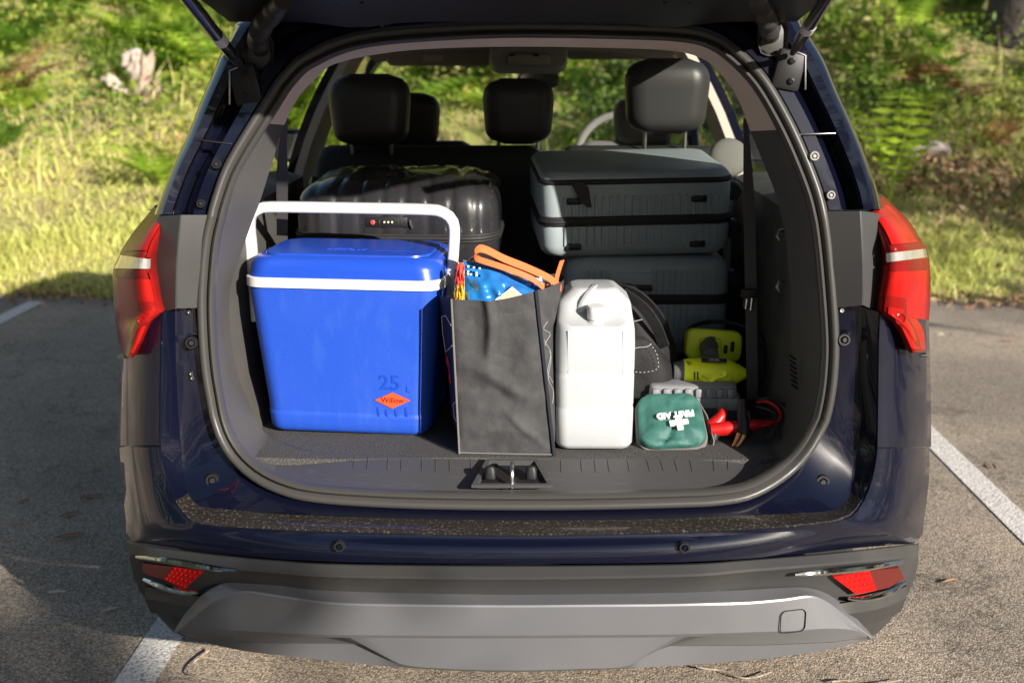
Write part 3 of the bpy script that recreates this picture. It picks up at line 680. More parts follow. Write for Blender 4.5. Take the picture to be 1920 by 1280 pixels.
sharp_panel([[(1543,396,.262),(1547,396,.24),(1612,396,.212),(1615,396,.212),(1636,398,.24),(1655,404,.27)], [(1554,450,.255),(1557,450,.235),(1615,450,.20),(1618,450,.20),(1652,446,.24),(1668,450,.27)],
             [(1561,500,.25),(1563,500,.23),(1617,500,.198),(1620,500,.198),(1655,500,.24),(1672,500,.27)], [(1565,545,.25),(1567,545,.23),(1617,545,.198),(1620,545,.198),(1650,550,.235),(1666,550,.26)],
             [(1568,577,.25),(1570,577,.23),(1616,572,.202),(1619,572,.202),(1646,585,.23),(1655,585,.25)]], 'pillar_panel', PANM)
# ---- tail lamps
def lens_mat(name, c, c2):
    return mat(name, c, .2, coat=0.0, ior=1.18, var=(12, c2, .4, .7), bump=(260, .25, .002))
REDL = lens_mat('bright_red_lens', (0.33, 0.008, 0.007), (0.42, 0.014, 0.010)); REDD = lens_mat('dark_red_lens', (0.15, 0.008, 0.007), (0.20, 0.010, 0.009)); REDM = lens_mat('mid_red_lens', (0.20, 0.007, 0.006), (0.26, 0.010, 0.009))
CLEARL = mat('clear_lamp_stripe', (0.72, 0.70, 0.66), .15, metal=.6, coat=1, bump=(90, .5, .003))
LR = [(1626,400,1656,366),(1634,412,1676,386),(1645,430,1705,415),(1655,452,1725,447),(1661,475,1738,466),(1661,492,1742,482),(1658,520,1745,520),(1651,557,1744,569),(1648,584,1742,600),(1674,604,1741,625),(1690,630,1740,645),(1706,661,1739,659)]
LL = [(309,413,289,386),(306,425,277,402),(298,440,252,432),(290,458,229,466),(281,486,224,478),(281,504,212,503),(288,530,211,525),(297,570,214,575),(304,586,217,602),(282,605,220,625),(266,638,224,648),(247,671,228,664)]
def lamp(tab, lab, sgn_=1):
    L = bpy.data.objects.new('tail_lamp', None); SC.collection.objects.link(L); L.parent = CAR; L['label'] = lab; L.empty_display_size = .05
    fine = refine(tab, (4, 5, 8), 4); n = len(fine)
    def S(u, vv, off=0.0):          # u 0 inner .. 1 outer, vv 0 top .. 1 bottom
        k = vv * (n - 1); i = min(int(k), n - 2); a = np.array(fine[i]) * (1 - (k - i)) + np.array(fine[i + 1]) * (k - i)
        Y = .215 + .185 * u ** 2.1 - .03 * math.sin(math.pi * min(1, u * 1.2)) + (.10 * max(0, 1 - vv / .36) ** 1.0 if vv < .36 else 0)
        return P(a[0] + (a[2] - a[0]) * u, a[1] + (a[3] - a[1]) * u, Y - .012 - off)
    def patch(name, m, ul, ur, v0, v1, off, nu=10, nv=16):
        rows = []
        for i in range(nv + 1):
            vv = v0 + (v1 - v0) * i / nv; a, b = ul(vv) if callable(ul) else ul, ur(vv) if callable(ur) else ur
            rows.append([S(a + (b - a) * j / nu, vv, off) for j in range(nu + 1)])
        if off == 0:
            for r in rows: r.insert(0, r[0] + Vector((0, .05, 0))); r.append(r[-1] + Vector((0, .16, 0)))
        else:
            for r in rows: r.insert(0, r[0] + Vector((0, .012, 0))); r.append(r[-1] + Vector((0, .012, 0)))
        v, f = grid(rows); return obj(name, v, f, m, L, angle=50)
    patch('lamp_housing', REDD, 0, 1, 0, 1, 0, 12, 44)
    vs0, vs1 = 4 * 4 / (n - 1), None
    vs0 = 16 / (n - 1); vs1 = 17 / (n - 1)
    patch('clear_stripe', CLEARL, .03, .97, vs0, vs1, .007, 10, 2)
    patch('upper_lens', REDL, lambda q: .20, lambda q: .90, .05, vs0 * .86, .006)
    patch('lens_edge', REDM, .0, .14, .02, vs0 * .98, .008, 3, 10)
    patch('lower_lens', REDL, .06, .94, vs1 + .06, .975, .006, 12, 22)
    tv0, tv1 = vs1 + .20, .955
    patch('bowl_rim', REDM, lambda q: .10 + .42 * max(0, (q - .72) / .24), lambda q: .50 + .22 * math.sin(math.pi * min(1, (q - tv0) / .5) * .5), tv0, tv1, .0085, 8, 16)
    patch('reflector_bowl', REDL, lambda q: .18 + .42 * max(0, (q - .72) / .24), lambda q: .44 + .22 * math.sin(math.pi * min(1, (q - tv0) / .5) * .5), tv0 + .06, tv1 - .05, .0105, 8, 14)
    patch('lens_edge', REDM, .0, .06, vs1 + .02, .97, .008, 2, 16)
    c = S(.36, vs1 + .33, .010); mb = MB(); mb.add(*lathe([(.013, -.004), (.013, .002), (.010, .003), (.0085, .001), (.001, .0005)], axis_to((sgn_ * .35, -1, .1), c), 18)); mb.obj('bulb_socket', REDM, L)
    c = S(.10, .10, .004) ; 
    return L
lamp(LR, 'right tail lamp glowing red in full sun'); lamp(LL, 'left tail lamp darker with green reflections', -1)
mb = MB(); mb.add(*box(P(236, 667, .34), (.030, .03, .006), .002)); mb.obj('lamp_tab', mat('yellowed_tab', (.5, .46, .28), .4), CAR)
mb = MB(); mb.add(*box(P(1722, 664, .33), (.032, .03, .006), .002)); mb.obj('lamp_tab', BLACKM, CAR)
# ---- cladding below the painted cover
def mir(c): return [(1963 - c[0][0], c[0][1], c[0][2])] if 0 else None
CT = [ # px/py for L0,L1,L2,L3,Lb and base Y
 (240,1014,243,1036,250,1078,262,1108,300,1158,.315), (262,1018,265,1040,270,1084,285,1120,325,1184,.235), (300,1025,303,1046,310,1092,320,1132,348,1192,.17),
 (400,1038,402,1059,405,1102,410,1142,430,1206,.085), (520,1049,520,1069,520,1112,520,1152,560,1216,.042), (640,1056,640,1077,640,1120,640,1160,680,1232,.014), (960,1059,960,1081,960,1126,960,1166,960,1238,0),
 (1280,1056,1280,1076,1280,1118,1280,1158,1260,1232,.014), (1400,1048,1400,1067,1400,1110,1400,1150,1380,1218,.042), (1540,1037,1540,1056,1540,1098,1540,1140,1520,1208,.085),
 (1640,1027,1640,1047,1645,1092,1640,1132,1612,1196,.17), (1690,1021,1692,1041,1692,1085,1680,1120,1640,1190,.235), (1723,1018,1722,1038,1716,1080,1704,1110,1668,1164,.315)]
ct = refine(CT, (), 5); cols = []
for a in ct:
    Y = a[10]; r = [P(a[0], a[1], Y + .012)]
    r.append(P(a[0], a[1] + 1, Y - .004)); r.append(P(a[0], a[1] + 3, Y - .010)); r.append(P(a[2], a[3], Y - .030)); r.append(P(a[2], a[3] + 5, Y - .030)); r.append(P(a[2], a[3] + 12, Y - .018))
    r.append(P(a[4], a[5], Y + .0)); r.append(P(a[6], a[7], Y + .005)); r.append(P(a[8], a[9], Y + .045)); r.append(r[-1] + Vector((0, .12, .0))); cols.append(r)
v, f = grid(cols); obj('lower_bumper', v, f, CLAD, CAR, angle=25)
# lower side wedges under the reflectors
for tb in ([(272,1100,.245),(300,1104,.20),(340,1112,.155),(368,1117,.12),(400,1122,.10)], [(1560,1134,.10),(1594,1128,.12),(1625,1124,.155),(1665,1114,.20),(1700,1098,.26)]):
    t_ = resample(tb, 9); rows = [[P(q[0], q[1] - 2, q[2] + .02) for q in t_], [P(q[0], q[1], q[2] - .022) for q in t_], [P(q[0], q[1] + 22, q[2] - .030) for q in t_], [P(q[0] + (982 - q[0]) * .015, q[1] + 48, q[2] + .012) for q in t_]]
    v, f = grid(rows); obj('wedge_trim', v, f, CLAD, CAR, angle=25)
# ---- skid plate
K = [ # px, K0, K1, K2, K3, Kb , Y
 (326,1184,330,1183,334,1182,338,1184,345,1189,352,1192,.150), (346,1150,356,1160,362,1172,372,1184,392,1196,396,1206,.125), (376,1116,392,1130,396,1160,404,1182,420,1201,424,1213,.09), (402,1099,424,1115,430,1155,440,1183,470,1203,474,1222,.066),
 (430,1092,462,1107,480,1152,490,1186,560,1204,564,1232,.05), (520,1097,540,1118,545,1155,550,1189,640,1205,644,1240,.035), (600,1104,608,1127,610,1160,615,1191,700,1211,704,1246,.02), (680,1107,680,1131,690,1163,690,1192,748,1243,752,1250,.012), (820,1111,820,1133,820,1164,820,1193,840,1253,842,1256,.003),
 (960,1113,960,1134,960,1165,960,1193,960,1256,960,1259,0), (1100,1112,1100,1133,1100,1164,1100,1192,1090,1253,1088,1256,.003), (1240,1110,1240,1132,1240,1162,1240,1191,1178,1247,1174,1253,.012), (1330,1108,1330,1130,1330,1158,1330,1189,1222,1212,1216,1250,.02), (1400,1105,1400,1128,1410,1154,1420,1186,1290,1209,1286,1246,.035),
 (1455,1102,1470,1122,1480,1150,1490,1184,1420,1208,1416,1236,.05), (1510,1101,1520,1116,1528,1145,1540,1180,1500,1205,1496,1226,.066), (1552,1113,1552,1128,1560,1152,1575,1180,1560,1202,1558,1216,.09), (1590,1142,1586,1154,1592,1170,1605,1184,1600,1197,1600,1206,.115), (1637,1193,1634,1193,1634,1194,1636,1195,1637,1196,1637,1197,.16)]
kt = refine(K, (), 5); cols = []
for a in kt:
    Y = a[12]; pr = [(a[0], a[1], .03), (a[0], a[1], -.002), (a[0], a[1] + 2, -.008), (a[2], a[3], -.052), (a[2], a[3] + 4, -.054), (a[4], a[5], -.050), (a[6], a[7] - 2, -.045), (a[6], a[7] + 3, -.038), (a[8], a[9], -.027), (a[8], a[9] + 1.5, -.016), (a[10], a[11], -.004)]
    r = [P(x, y, Y + d) for x, y, d in pr]; r.append(r[-1] + Vector((0, .10, 0))); cols.append(r)
v, f = grid(cols); obj('skid_plate', v, f, SKID, CAR, angle=14)
# towing eye cover
cx, cy = 1487, 1164
mb = MB(); c = P(cx, cy, .052 - .052); ux = (P(cx + 10, cy - 1.2, .055 - .043) - P(cx - 10, cy + 1.2, .049 - .043)).normalized(); uz = Vector((0, -.02, 1)).normalized(); uy = ux.cross(uz)
o_ = rrect(.0574, .0514, .012, 4); i_ = rrect(.0555, .0495, .011, 4)
rows = [[c + ux * x + uz * y - uy * d for x, y in q] for q, d in ((o_, -.001), (o_, .0018), (i_, .0022), (i_, -.001))]
mb.add(*grid(rows, True)); mb.obj('towing_eye_seam', PLASTIC, CAR)
# ---- reflectors with chrome trims
def refl(poly, ext, top, bot, yf, lab):
    Lr = bpy.data.objects.new('bumper_reflector', None); SC.collection.objects.link(Lr); Lr.parent = CAR; Lr['label'] = lab
    pts = [P(x, y, yf(x) - .036) for x, y in poly]; mb = MB(); mb.add(*prism(pts, Vector((0, .03, 0)))); mb.obj('red_lens', REDL, Lr, angle=40)
    mb = MB()
    A, B, C_, D = pts[0], pts[1], pts[2], pts[3]
    for i in range(6):
        for j in range(4):
            s, t = (i + .5) / 6, (j + .5) / 4; q = A.lerp(B, s).lerp(D.lerp(C_, s), t); mb.add(*box(q + Vector((0, -.0005, 0)), (.0062, .003, .0045), .001))
    mb.obj('lens_facet', REDL, Lr, kind='stuff')
    pts = [P(x, y, yf(x) - .034) for x, y in ext]; mb = MB(); mb.add(*prism(pts, Vector((0, .06, 0)))); mb.obj('smoked_lens', mat('smoked_red_lens', (.095, .014, .011), .3, coat=.2, spec=.3, bump=(300, .3, .002)), Lr, angle=40)
    t_ = resample([(x, y, yf(x) - .042) for x, y in top], 16); mb = MB(); mb.add(*tube([P(*q) for q in t_], [.002 + .0065 * math.sin(math.pi * (.08 + .84 * i / 15)) for i in range(16)], 8)); mb.obj('chrome_strip', CHROME if 1 else 0, Lr)
    t_ = resample([(x, y, yf(x) - .042) for x, y in bot], 12); mb = MB(); mb.add(*tube([P(*q) for q in t_], [.002 + .006 * math.sin(math.pi * (.1 + .8 * i / 11)) for i in range(12)], 8)); mb.obj('chrome_strip', CHROME, Lr)
def yl(x): return interp(x, [240, 262, 300, 400, 520], [.31, .235, .17, .085, .042])
def yr(x): return interp(x, [1400, 1540, 1640, 1690, 1723], [.042, .085, .17, .235, .315])
refl([(326,1062),(384,1069),(346,1104),(307,1086)], [(267,1056),(326,1062),(307,1086),(276,1077),(267,1069)], [(256,1044),(300,1049),(343,1055),(400,1065),(444,1069)], [(270,1086),(300,1098),(346,1110),(370,1110)], yl, 'left bumper reflector half in shade')
refl([(1562,1081),(1630,1069),(1644,1106),(1606,1114)], [(1630,1069),(1686,1064),(1696,1084),(1668,1101),(1644,1106)], [(1490,1077),(1534,1073),(1600,1066),(1650,1060),(1694,1053)], [(1592,1121),(1620,1122),(1667,1110),(1698,1090)], yr, 'right bumper reflector in full sun')
# ---- rubber seal
sc = resample(sl, 200, closed=True); pts = [P(*q) for q in sc]; n = len(pts)
cen = Vector((0, .25, 1.15)); rows = []
PR = [(a * .82, c) for a, c in [(-.004, .010), (-.006, -.004), (-.001, -.014), (.008, -.018), (.016, -.014), (.020, -.005), (.022, -.003), (.025, -.010), (.031, -.013), (.037, -.009), (.040, .002), (.040, .012)]]
for i in range(n):
    t = (pts[(i + 1) % n] - pts[i - 1]).normalized(); b = Vector((0, 1, 0)); nn_ = t.cross(b).normalized()
    if nn_.dot(Vector((cen.x - pts[i].x, 0, cen.z - pts[i].z))) < 0: nn_ = -nn_
    rows.append([pts[i] + nn_ * a + b * c for a, c in PR])
rows.append(rows[0]); v, f = grid(rows); obj('tailgate_seal', v, f, RUBBER, CAR, angle=60)
mb = MB(); q = P(957, 938, .175); mb.add(*box(q, (.004, .012, .030), .001)); mb.obj('seal_joint', BLACKM, CAR)
# ---- round buffers, screws, sensors
def knob(px, py, Y, r, m, name, d=(0, -1, .15), inner=None, h=.012):
    c = P(px, py, Y); mb = MB(); mb.add(*lathe([(r, 0), (r, h * .5), (r * .86, h), (r * .6, h), (r * .5, h * .55), (.0005, h * .5)], axis_to(d, c), 20)); o = mb.obj(name, m, CAR)
    if inner:
        mb = MB(); mb.add(*lathe([(r * .42, h * .4), (r * .42, h * .95), (r * .3, h * 1.15), (.0005, h * 1.15)], axis_to(d, c), 14)); mb.obj('buffer_core', inner, o)
for a in ((362,642,.236,.0145),(401,898,.205,.0165),(1580,636,.236,.0145),(1540,901,.205,.0165)): knob(*a, BLACKM, 'rubber_buffer', inner=PLASTIC, h=.016)
for a in ((407,308,.262,.011),(378,382,.25,.010)): knob(*a, BLACKM, 'trim_clip', inner=PLASTIC, h=.008)
for a in ((1526,293,.262,.011),(1557,366,.25,.010)): knob(*a, mat('grey_clip', (.25, .24, .23), .45), 'trim_clip', inner=STEEL, h=.008)
for a in ((637,1022,.012,.0125),(1283,1024,.012,.0125)): knob(*a, BLACKM, 'parking_sensor', d=(0, -1, .05), inner=PAINT, h=.010)
for px, py in ((356, 585), (360, 700), (362, 708), (1578, 582)): knob(px, py, .236, .005, STEEL, 'screw', h=.005)
# ---- strut brackets, gas struts, wiring boots, hinges
for sgn, c, tp, bt in ((-1, (462, 160), (340, -18), (458, 132)), (1, (1478, 132), (1562, -22), (1486, 100))):
    q = P(*c, .315); mb = MB(); mb.add(*box(q, (.062, .03, .085), .010, rot=Matrix.Rotation(R(sgn * 12), 3, 'Y'))); br = mb.obj('strut_bracket', BLACKM, CAR)
    for dz in (-.022, .02):
        mb = MB(); mb.add(*lathe([(.007, 0), (.007, .006), (.003, .008), (.0005, .006)], axis_to((0, -1, 0), q + Vector((sgn * .004, -.014, dz))), 12)); mb.obj('bolt', BLACKM, br)
    mb = MB(); e0 = q + Vector((sgn * .031, -.014, .03)); mb.add(*tube([e0 + Vector((-sgn * .02, 0, .008)), e0, e0 + Vector((sgn * .004, 0, -.07))], .0022, 6)); mb.obj('spring_clip', STEEL, br)
    b = P(bt[0], bt[1], .285); t = P(tp[0], tp[1], -.16); mb = MB(); dd = (t - b)
    S_ = bpy.data.objects.new('gas_strut', None); SC.collection.objects.link(S_); S_.parent = CAR
    mb = MB(); mb.add(*tube([b + dd * .0, b + dd * .10, b + dd * .11, b + dd * .22], [.006, .008, .010, .010], 12)); mb.obj('strut_socket', PLASTIC, S_)
    mb = MB(); mb.add(*tube([b + dd * .22, b + dd * .225, b + dd * 1.0], [.010, .0125, .0125], 14)); mb.obj('strut_tube', mat('strut_black', (.012, .011, .013), .25, coat=.5), S_)
    mb = MB(); mb.add(*tube([b + dd * .40, b + dd * .49], [.0132, .0132], 14)); mb.obj('sticker', mat('pale_sticker', (.6, .58, .62), .5), S_)
for sgn, pp in ((-1, [(488, 92), (484, 72), (492, 48), (512, 22), (530, 2)]), (1, [(1446, 66), (1442, 50), (1434, 24), (1420, -4), (1408, -26)])):
    pt = resample([(x, y, .33 - .28 * i / 4) for i, (x, y) in enumerate(pp)], 40); ps = [P(*q) for q in pt]
    mb = MB(); mb.add(*tube(ps, [.020 + .0035 * math.sin(i * math.pi * .9) if 4 < i < 34 else .0175 for i in range(40)], 14)); mb.obj('wiring_boot', mat('boot_rubber', (.03, .028, .026), .5), CAR)
    mb = MB(); mb.add(*box(ps[0] + Vector((sgn * .004, .004, -.006)), (.062, .014, .075), .02)); mb.obj('boot_flange', mat('boot_flange_rubber', (.06, .057, .054), .5), CAR)
for px in (655, 1270):
    H = bpy.data.objects.new('tailgate_hinge', None); SC.collection.objects.link(H); H.parent = CAR
    for dx in (-27, 27):
        mb = MB(); mb.add(*tube([P(px + dx, 54, .37), P(px + dx * .98, 34, .34), P(px + dx * .9, 28, .30), P(px + dx * .85, 2, .10)], .006, 8)); mb.obj('hinge_arm', BLACKM, H)
    mb = MB(); mb.add(*tube([P(px - 26, 32, .335), P(px + 26, 32, .335)], .005, 8)); mb.obj('hinge_pin', STEEL, H)
# ---- open tailgate above
TG = bpy.data.objects.new('tailgate', None); SC.collection.objects.link(TG); TG.parent = CAR; TG['label'] = 'raised tailgate showing its black inner lining'
h0 = P(960, 34, .36)
sec = []
for s, hw, dz, yy in ((0, .575, .004, .33), (.04, .60, .0, .26), (.3, .635, .065, .02), (.6, .65, .125, -.25), (.85, .63, .165, -.46), (1.0, .55, .19, -.58)):
    y = yy; z = h0.z + dz
    bot = [Vector((.0 + hw * u, y + .035 * abs(u) ** 3 * 0, z + .012 * (1 - abs(u) ** 2) + .018 * max(0, abs(u) - .86) * 5)) for u in np.linspace(-1, 1, 25)]
    top = [p + Vector((0, .02 * (1 if s > .9 else 0), .075)) for p in bot][::-1]
    sec.append(bot + top)
v, f = capped(sec); obj('gate_shell', v, f, PAINT, TG, angle=40)
rows = []
for s, hw, dz, yy in ((0, .56, -.002, .30), (.04, .585, -.010, .26), (.3, .615, .053, .02), (.6, .63, .113, -.25), (.85, .60, .155, -.46)):
    rows.append([Vector((hw * u, yy, h0.z + dz - .012 * math.exp(-((abs(u) - .55) / .12) ** 2))) for u in np.linspace(-1, 1, 25)])
v, f = grid(rows); obj('inner_lining', v, f, BLACKM, TG, angle=40)
for a_, b_ in ():
    mb = MB(); mb.add(*box(Vector(((a_ + b_) / 2, .20, h0.z - .010)), (.08, .05, .02), .006)); mb.obj('lining_cap', BLACKM, TG)
# ---- flanks, roof, bonnet, wheels
ZB, ZS = 1.13, .30
def flank(sg):
    rows = []
    prof = [(.86, .26), (.885, .40), (.895, .62), (.905, .82), (.90, .98), (.875, 1.08), (.845, ZB)]
    for y, k in ((.62, .985), (1.0, 1.0), (1.8, 1.0), (2.6, 1.0), (3.2, .99), (3.8, .96), (4.15, .88), (4.3, .80)):
        rows.append([Vector((sg * x * k, y, z - (.12 * max(0, (y - 3.2) / 1.1) if z > 1 else 0))) for x, z in prof])
    v, f = grid(rows); o = obj('body_side', v, f, PAINT, CAR, angle=50)
    # joint from rear corner to the flank
    rows = []
    for a in UT[:18] if sg < 0 else UT[-18:]:
        p = P(a[3], a[4], a[5]) + Vector((sg * .006, .25, -.004)); rows.append([p, Vector((sg * interp(p.z, [.26, .40, .62, .82, .98, 1.08, 1.13], [.86, .885, .895, .905, .90, .875, .845]) * .99, .66, p.z))])
    v, f = grid(rows); obj('quarter_panel', v, f, PAINT, CAR, angle=50)
    return o
for sg in (-1, 1): flank(sg)
ZR = h0.z + .02
rows = []
for y, zz, hw in ((.36, 0, .565), (.8, .025, .575), (1.5, .03, .58), (2.1, .01, .57), (2.5, -.06, .555)):
    rows.append([Vector((hw * u, y, ZR + zz - .035 * abs(u) ** 3)) for u in np.linspace(-1, 1, 15)])
v, f = grid(rows); obj('roof', v, f, PAINT, CAR, angle=60)
rows = []
for y, zz, hw in ((.44, -.035, .50), (.8, -.02, .54), (1.5, -.02, .555), (2.1, -.04, .56), (2.44, -.085, .56)):
    rows.append([Vector((hw * u, y, ZR - .02 + zz - .035 * abs(u) ** 3)) for u in np.linspace(-1, 1, 15)])
v, f = grid(rows); obj('headliner', v, f, HEADL, CAR, angle=60)
def rail(y): return Vector((interp(y, [.36, .8, 1.5, 2.1, 2.5], [.565, .575, .58, .57, .555]), y, ZR + interp(y, [.36, .8, 1.5, 2.1, 2.5], [0, .025, .03, .01, -.06]) - .035))
for sg in (-1, 1):
    mir_ = Matrix.Diagonal((sg, 1, 1, 1))
    # roof rail (outer) with inner lining
    ps = [mir_ @ (rail(y) + Vector((.012, 0, -.012))) for y in np.linspace(.40, 2.5, 12)]
    mb = MB(); mb.add(*tube(ps, .026, 8)); mb.obj('roof_rail', PAINT, CAR)
    def pil(name, yb, yt, wb, wt, m, inset=0.0, zb=ZB - .03, par=CAR, xb=.835):
        a0, a1 = Vector((xb - inset, yb - wb / 2, zb)), Vector((xb - inset, yb + wb / 2, zb)); r0, r1 = rail(yt - wt / 2) + Vector((-inset, 0, -.005)), rail(yt + wt / 2) + Vector((-inset, 0, -.005))
        th = Vector((-.028, 0, -.004)); rows = []
        for t in np.linspace(0, 1, 7):
            bow = Vector((.03 * math.sin(math.pi * t), 0, 0)); p, q = a0.lerp(r0, t) + bow, a1.lerp(r1, t) + bow
            rows.append([mir_ @ x for x in (p, q, q + th, p + th)])
        v, f = capped(rows); return obj(name, v, f, m, CAR)
    pil('rear_side_pillar', .73, .66, .11, .09, PAINT); pil('middle_pillar', 2.00, 1.92, .16, .10, PAINT)
    pil('pillar_lining', .73, .66, .14, .11, GREYTRIM, .03); pil('pillar_lining', 2.00, 1.92, .36, .24, BEIGE, .045)
    ps = [mir_ @ p for p in (Vector((.80, 3.28, ZB - .06)), Vector((.70, 2.9, 1.40)), rail(2.48))]
    pp = resample([tuple(p) for p in ps], 10); mb = MB(); mb.add(*tube(V(pp), .035, 8)); mb.obj('windscreen_pillar', PAINT, CAR)
    # side glass
    for y0, y1, t0, t1, nm in ((.48, .67, .46, .61, 'quarter_window'), (.79, 1.92, .71, 1.86, 'rear_door_window'), (2.08, 3.15, 1.98, 2.5, 'front_door_window')):
        rows = []
        for t in np.linspace(0, 1, 6):
            bow = Vector((.03 * math.sin(math.pi * t), 0, 0)); p = Vector((.838, y0, ZB - .02)).lerp(rail(t0), t) + bow; q = Vector((.838, y1, ZB - .02)).lerp(rail(t1), t) + bow
            rows.append([mir_ @ p.lerp(q, s) for s in np.linspace(0, 1, 5)])
        v, f = grid(rows); obj(nm, v, f, glass('privacy_glass' if nm != 'front_door_window' else 'clear_side_glass', (.72, .75, .72) if nm != 'front_door_window' else (.82, .86, .83)), CAR, angle=60)
    # inner door lining
    rows = [[mir_ @ Vector((x, y, z)) for y in (1.25, 1.7, 2.4, 3.2)] for x, z in ((.66, .45), (.70, .80), (.72, 1.02), (.74, 1.10), (.83, 1.125))]
    v, f = grid(rows); obj('door_lining', v, f, TRIM_DK, CAR)
    # door mirror
    mb = MB(); c = mir_ @ Vector((.97, 2.92, 1.17)); lv = pillow_levels(.14, .20, .09, .035, .03, -.07); vv_, ff_ = stack(lv); mb.add([c + p for p in vv_], ff_)
    mm = mb.obj('door_mirror', PAINT, CAR); mb = MB(); mb.add(*box(c + Vector((0, -.047, 0)), (.16, .004, .105), .0)); mb.obj('mirror_glass', CHROME, mm)
    mb = MB(); mb.add(*tube([mir_ @ Vector((.84, 2.95, 1.12)), c + Vector((-sg * .07, 0, -.04))], .022, 8)); mb.obj('mirror_arm', PAINT, mm)
    for yw in (.93, 3.62):
        W = bpy.data.objects.new('wheel', None); SC.collection.objects.link(W); W.parent = CAR
        M = Matrix.Translation(Vector((sg * .78, yw, .335))) @ Matrix.Rotation(math.pi / 2, 4, 'Y')
        mb = MB(); mb.add(*lathe([(.21, -.10), (.30, -.105), (.335, -.08), (.335, .08), (.30, .105), (.21, .10)], M, 28)); mb.obj('tyre', mat('tyre_rubber', (.02, .02, .02), .8), W)
        mb = MB(); mb.add(*lathe([(.21, -.09), (.20, .02), (.05, .05), (.21, .088)], M, 20)); mb.obj('rim', STEEL, W)
# windscreen, cowl, bonnet, nose, underbody
def ws(u, t):
    b = Vector((.78 * u, 3.30 - .16 * u * u, ZB + .005)); tp = Vector((.54 * u, 2.50 - .06 * u * u, ZR - .09)); return b.lerp(tp, t)
rows = [[ws(u, t) for u in np.linspace(-1, 1, 13)] for t in np.linspace(0, 1, 5)]
v, f = grid(rows); obj('windscreen', v, f, glass('windscreen_glass', (.88, .92, .88)), CAR, angle=60)
rows = [[Vector((x * k, y - .12 * (x / .8) ** 2, z - .03 * (x / .8) ** 2)) for x in np.linspace(-.82, .82, 13)] for y, z, k in ((3.28, 1.12, 1), (3.7, 1.08, .99), (4.1, 1.0, .94), (4.32, .88, .90), (4.36, .6, .90), (4.3, .3, .88))]
v, f = grid(rows); obj('bonnet', v, f, PAINT, CAR, angle=40)
v, f = box((0, 2.3, .30), (1.5, 3.7, .08), .03); obj('underbody', v, f, BLACKM, CAR)
# ================================================================== the car: inside
ZF = 0.672
TT = [(478,402),(462,445),(447,490),(431,545),(432,620),(443,690),(460,740),(480,780),(490,800),(500,812),(515,822),(560,838),(612,848),(690,855),(800,859),(960,861),(1110,860),(1250,860),(1330,860),(1385,856),(1412,842),
      (1432,822),(1452,798),(1468,770),(1474,755),(1482,715),(1484,662),(1483,610),(1481,550),(1478,490),(1472,440),(1464,400),(1450,352),(1428,298),(1403,235),(1386,190),(1368,160),(1350,138),(1322,113),(1270,97),(1170,91),(960,88),(790,93),(690,105),(632,119),
      (610,130),(590,150),(572,168),(550,198),(527,250),(515,290),(505,322),(488,376)]
assert len(TT) == len(SEAL)
def tY(px, py):
    return min(.46, PZ(px, py, ZF).y) if py > 700 else .46
tab = [(s[0], s[1], s[2], t[0], t[1], tY(*t)) for s, t in zip(sl, TT)]
ring = resample(tab, 260, closed=True); NR = len(ring)
def ring_pt(a, t):
    sx, sy, sY, tx, ty, tYv = a
    bulge = -.018 * math.sin(math.pi * t) * (1 if ty < 780 else .35)
    k = .10 + .90 * t
    return P(sx + (tx - sx) * k, sy + (ty - sy) * k, sY + (tYv - sY) * t ** .9 + .012 * (1 - t) + bulge)
def ring_part(name, cond, m, ts, label=None, extra=None):
    rows, runs = [], []
    flags = [cond(a) for a in ring]; st = next(i for i in range(NR) if not flags[i - 1] and flags[i]) if not all(flags) else 0
    run = []
    for q in range(NR + 1):
        i = (st + q) % NR
        if flags[i] and q < NR: run.append(i)
        elif run: runs.append(run); run = []
    for run in runs:
        run = [(run[0] - 1) % NR] + run
        rows = []
        for i in run:
            r = [ring_pt(ring[i], t) for t in ts]
            if extra: r += extra(ring[i], r[-1])
            rows.append(r)
        v, f = grid(rows); obj(name, v, f, m, CAR, angle=40, label=label)
ts = [0, .06, .14, .3, .5, .7, .86, .95, 1]
def lipin(a, p):
    sg = -1 if a[3] < 972 else 1
    return [p + Vector((sg * .012, .012, 0)), p + Vector((sg * .03, .05, 0))]
ring_part('upper_pillar_trim', lambda a: a[4] < 244, BEIGE, ts, extra=lambda a, p: [p + Vector(((p.x * .06), .02, .012)), p + Vector((p.x * .1, .10, .015))])
ring_part('boot_side_trim', lambda a: a[4] >= 244 and not (a[1] > 915), TRIM_DK, ts, extra=lipin)
ring_part('sill_plate', lambda a: a[1] > 915, SILLM, ts)
# raised scuff ribs on the sill
def sill_at(px, t):
    a = min(ring, key=lambda q: abs(q[3] - px) + (0 if q[1] > 915 else 9e3)); return ring_pt(a, t)
for px in list(range(662, 880, 31)) + list(range(1052, 1390, 31)):
    a, b = sill_at(px, .97), sill_at(px, .70); mb = MB(); mb.add(*tube([a + Vector((0, 0, .0002)), b + Vector((0, 0, .0002))], .0015, 6)); mb.obj('sill_rib', SILLM, CAR)
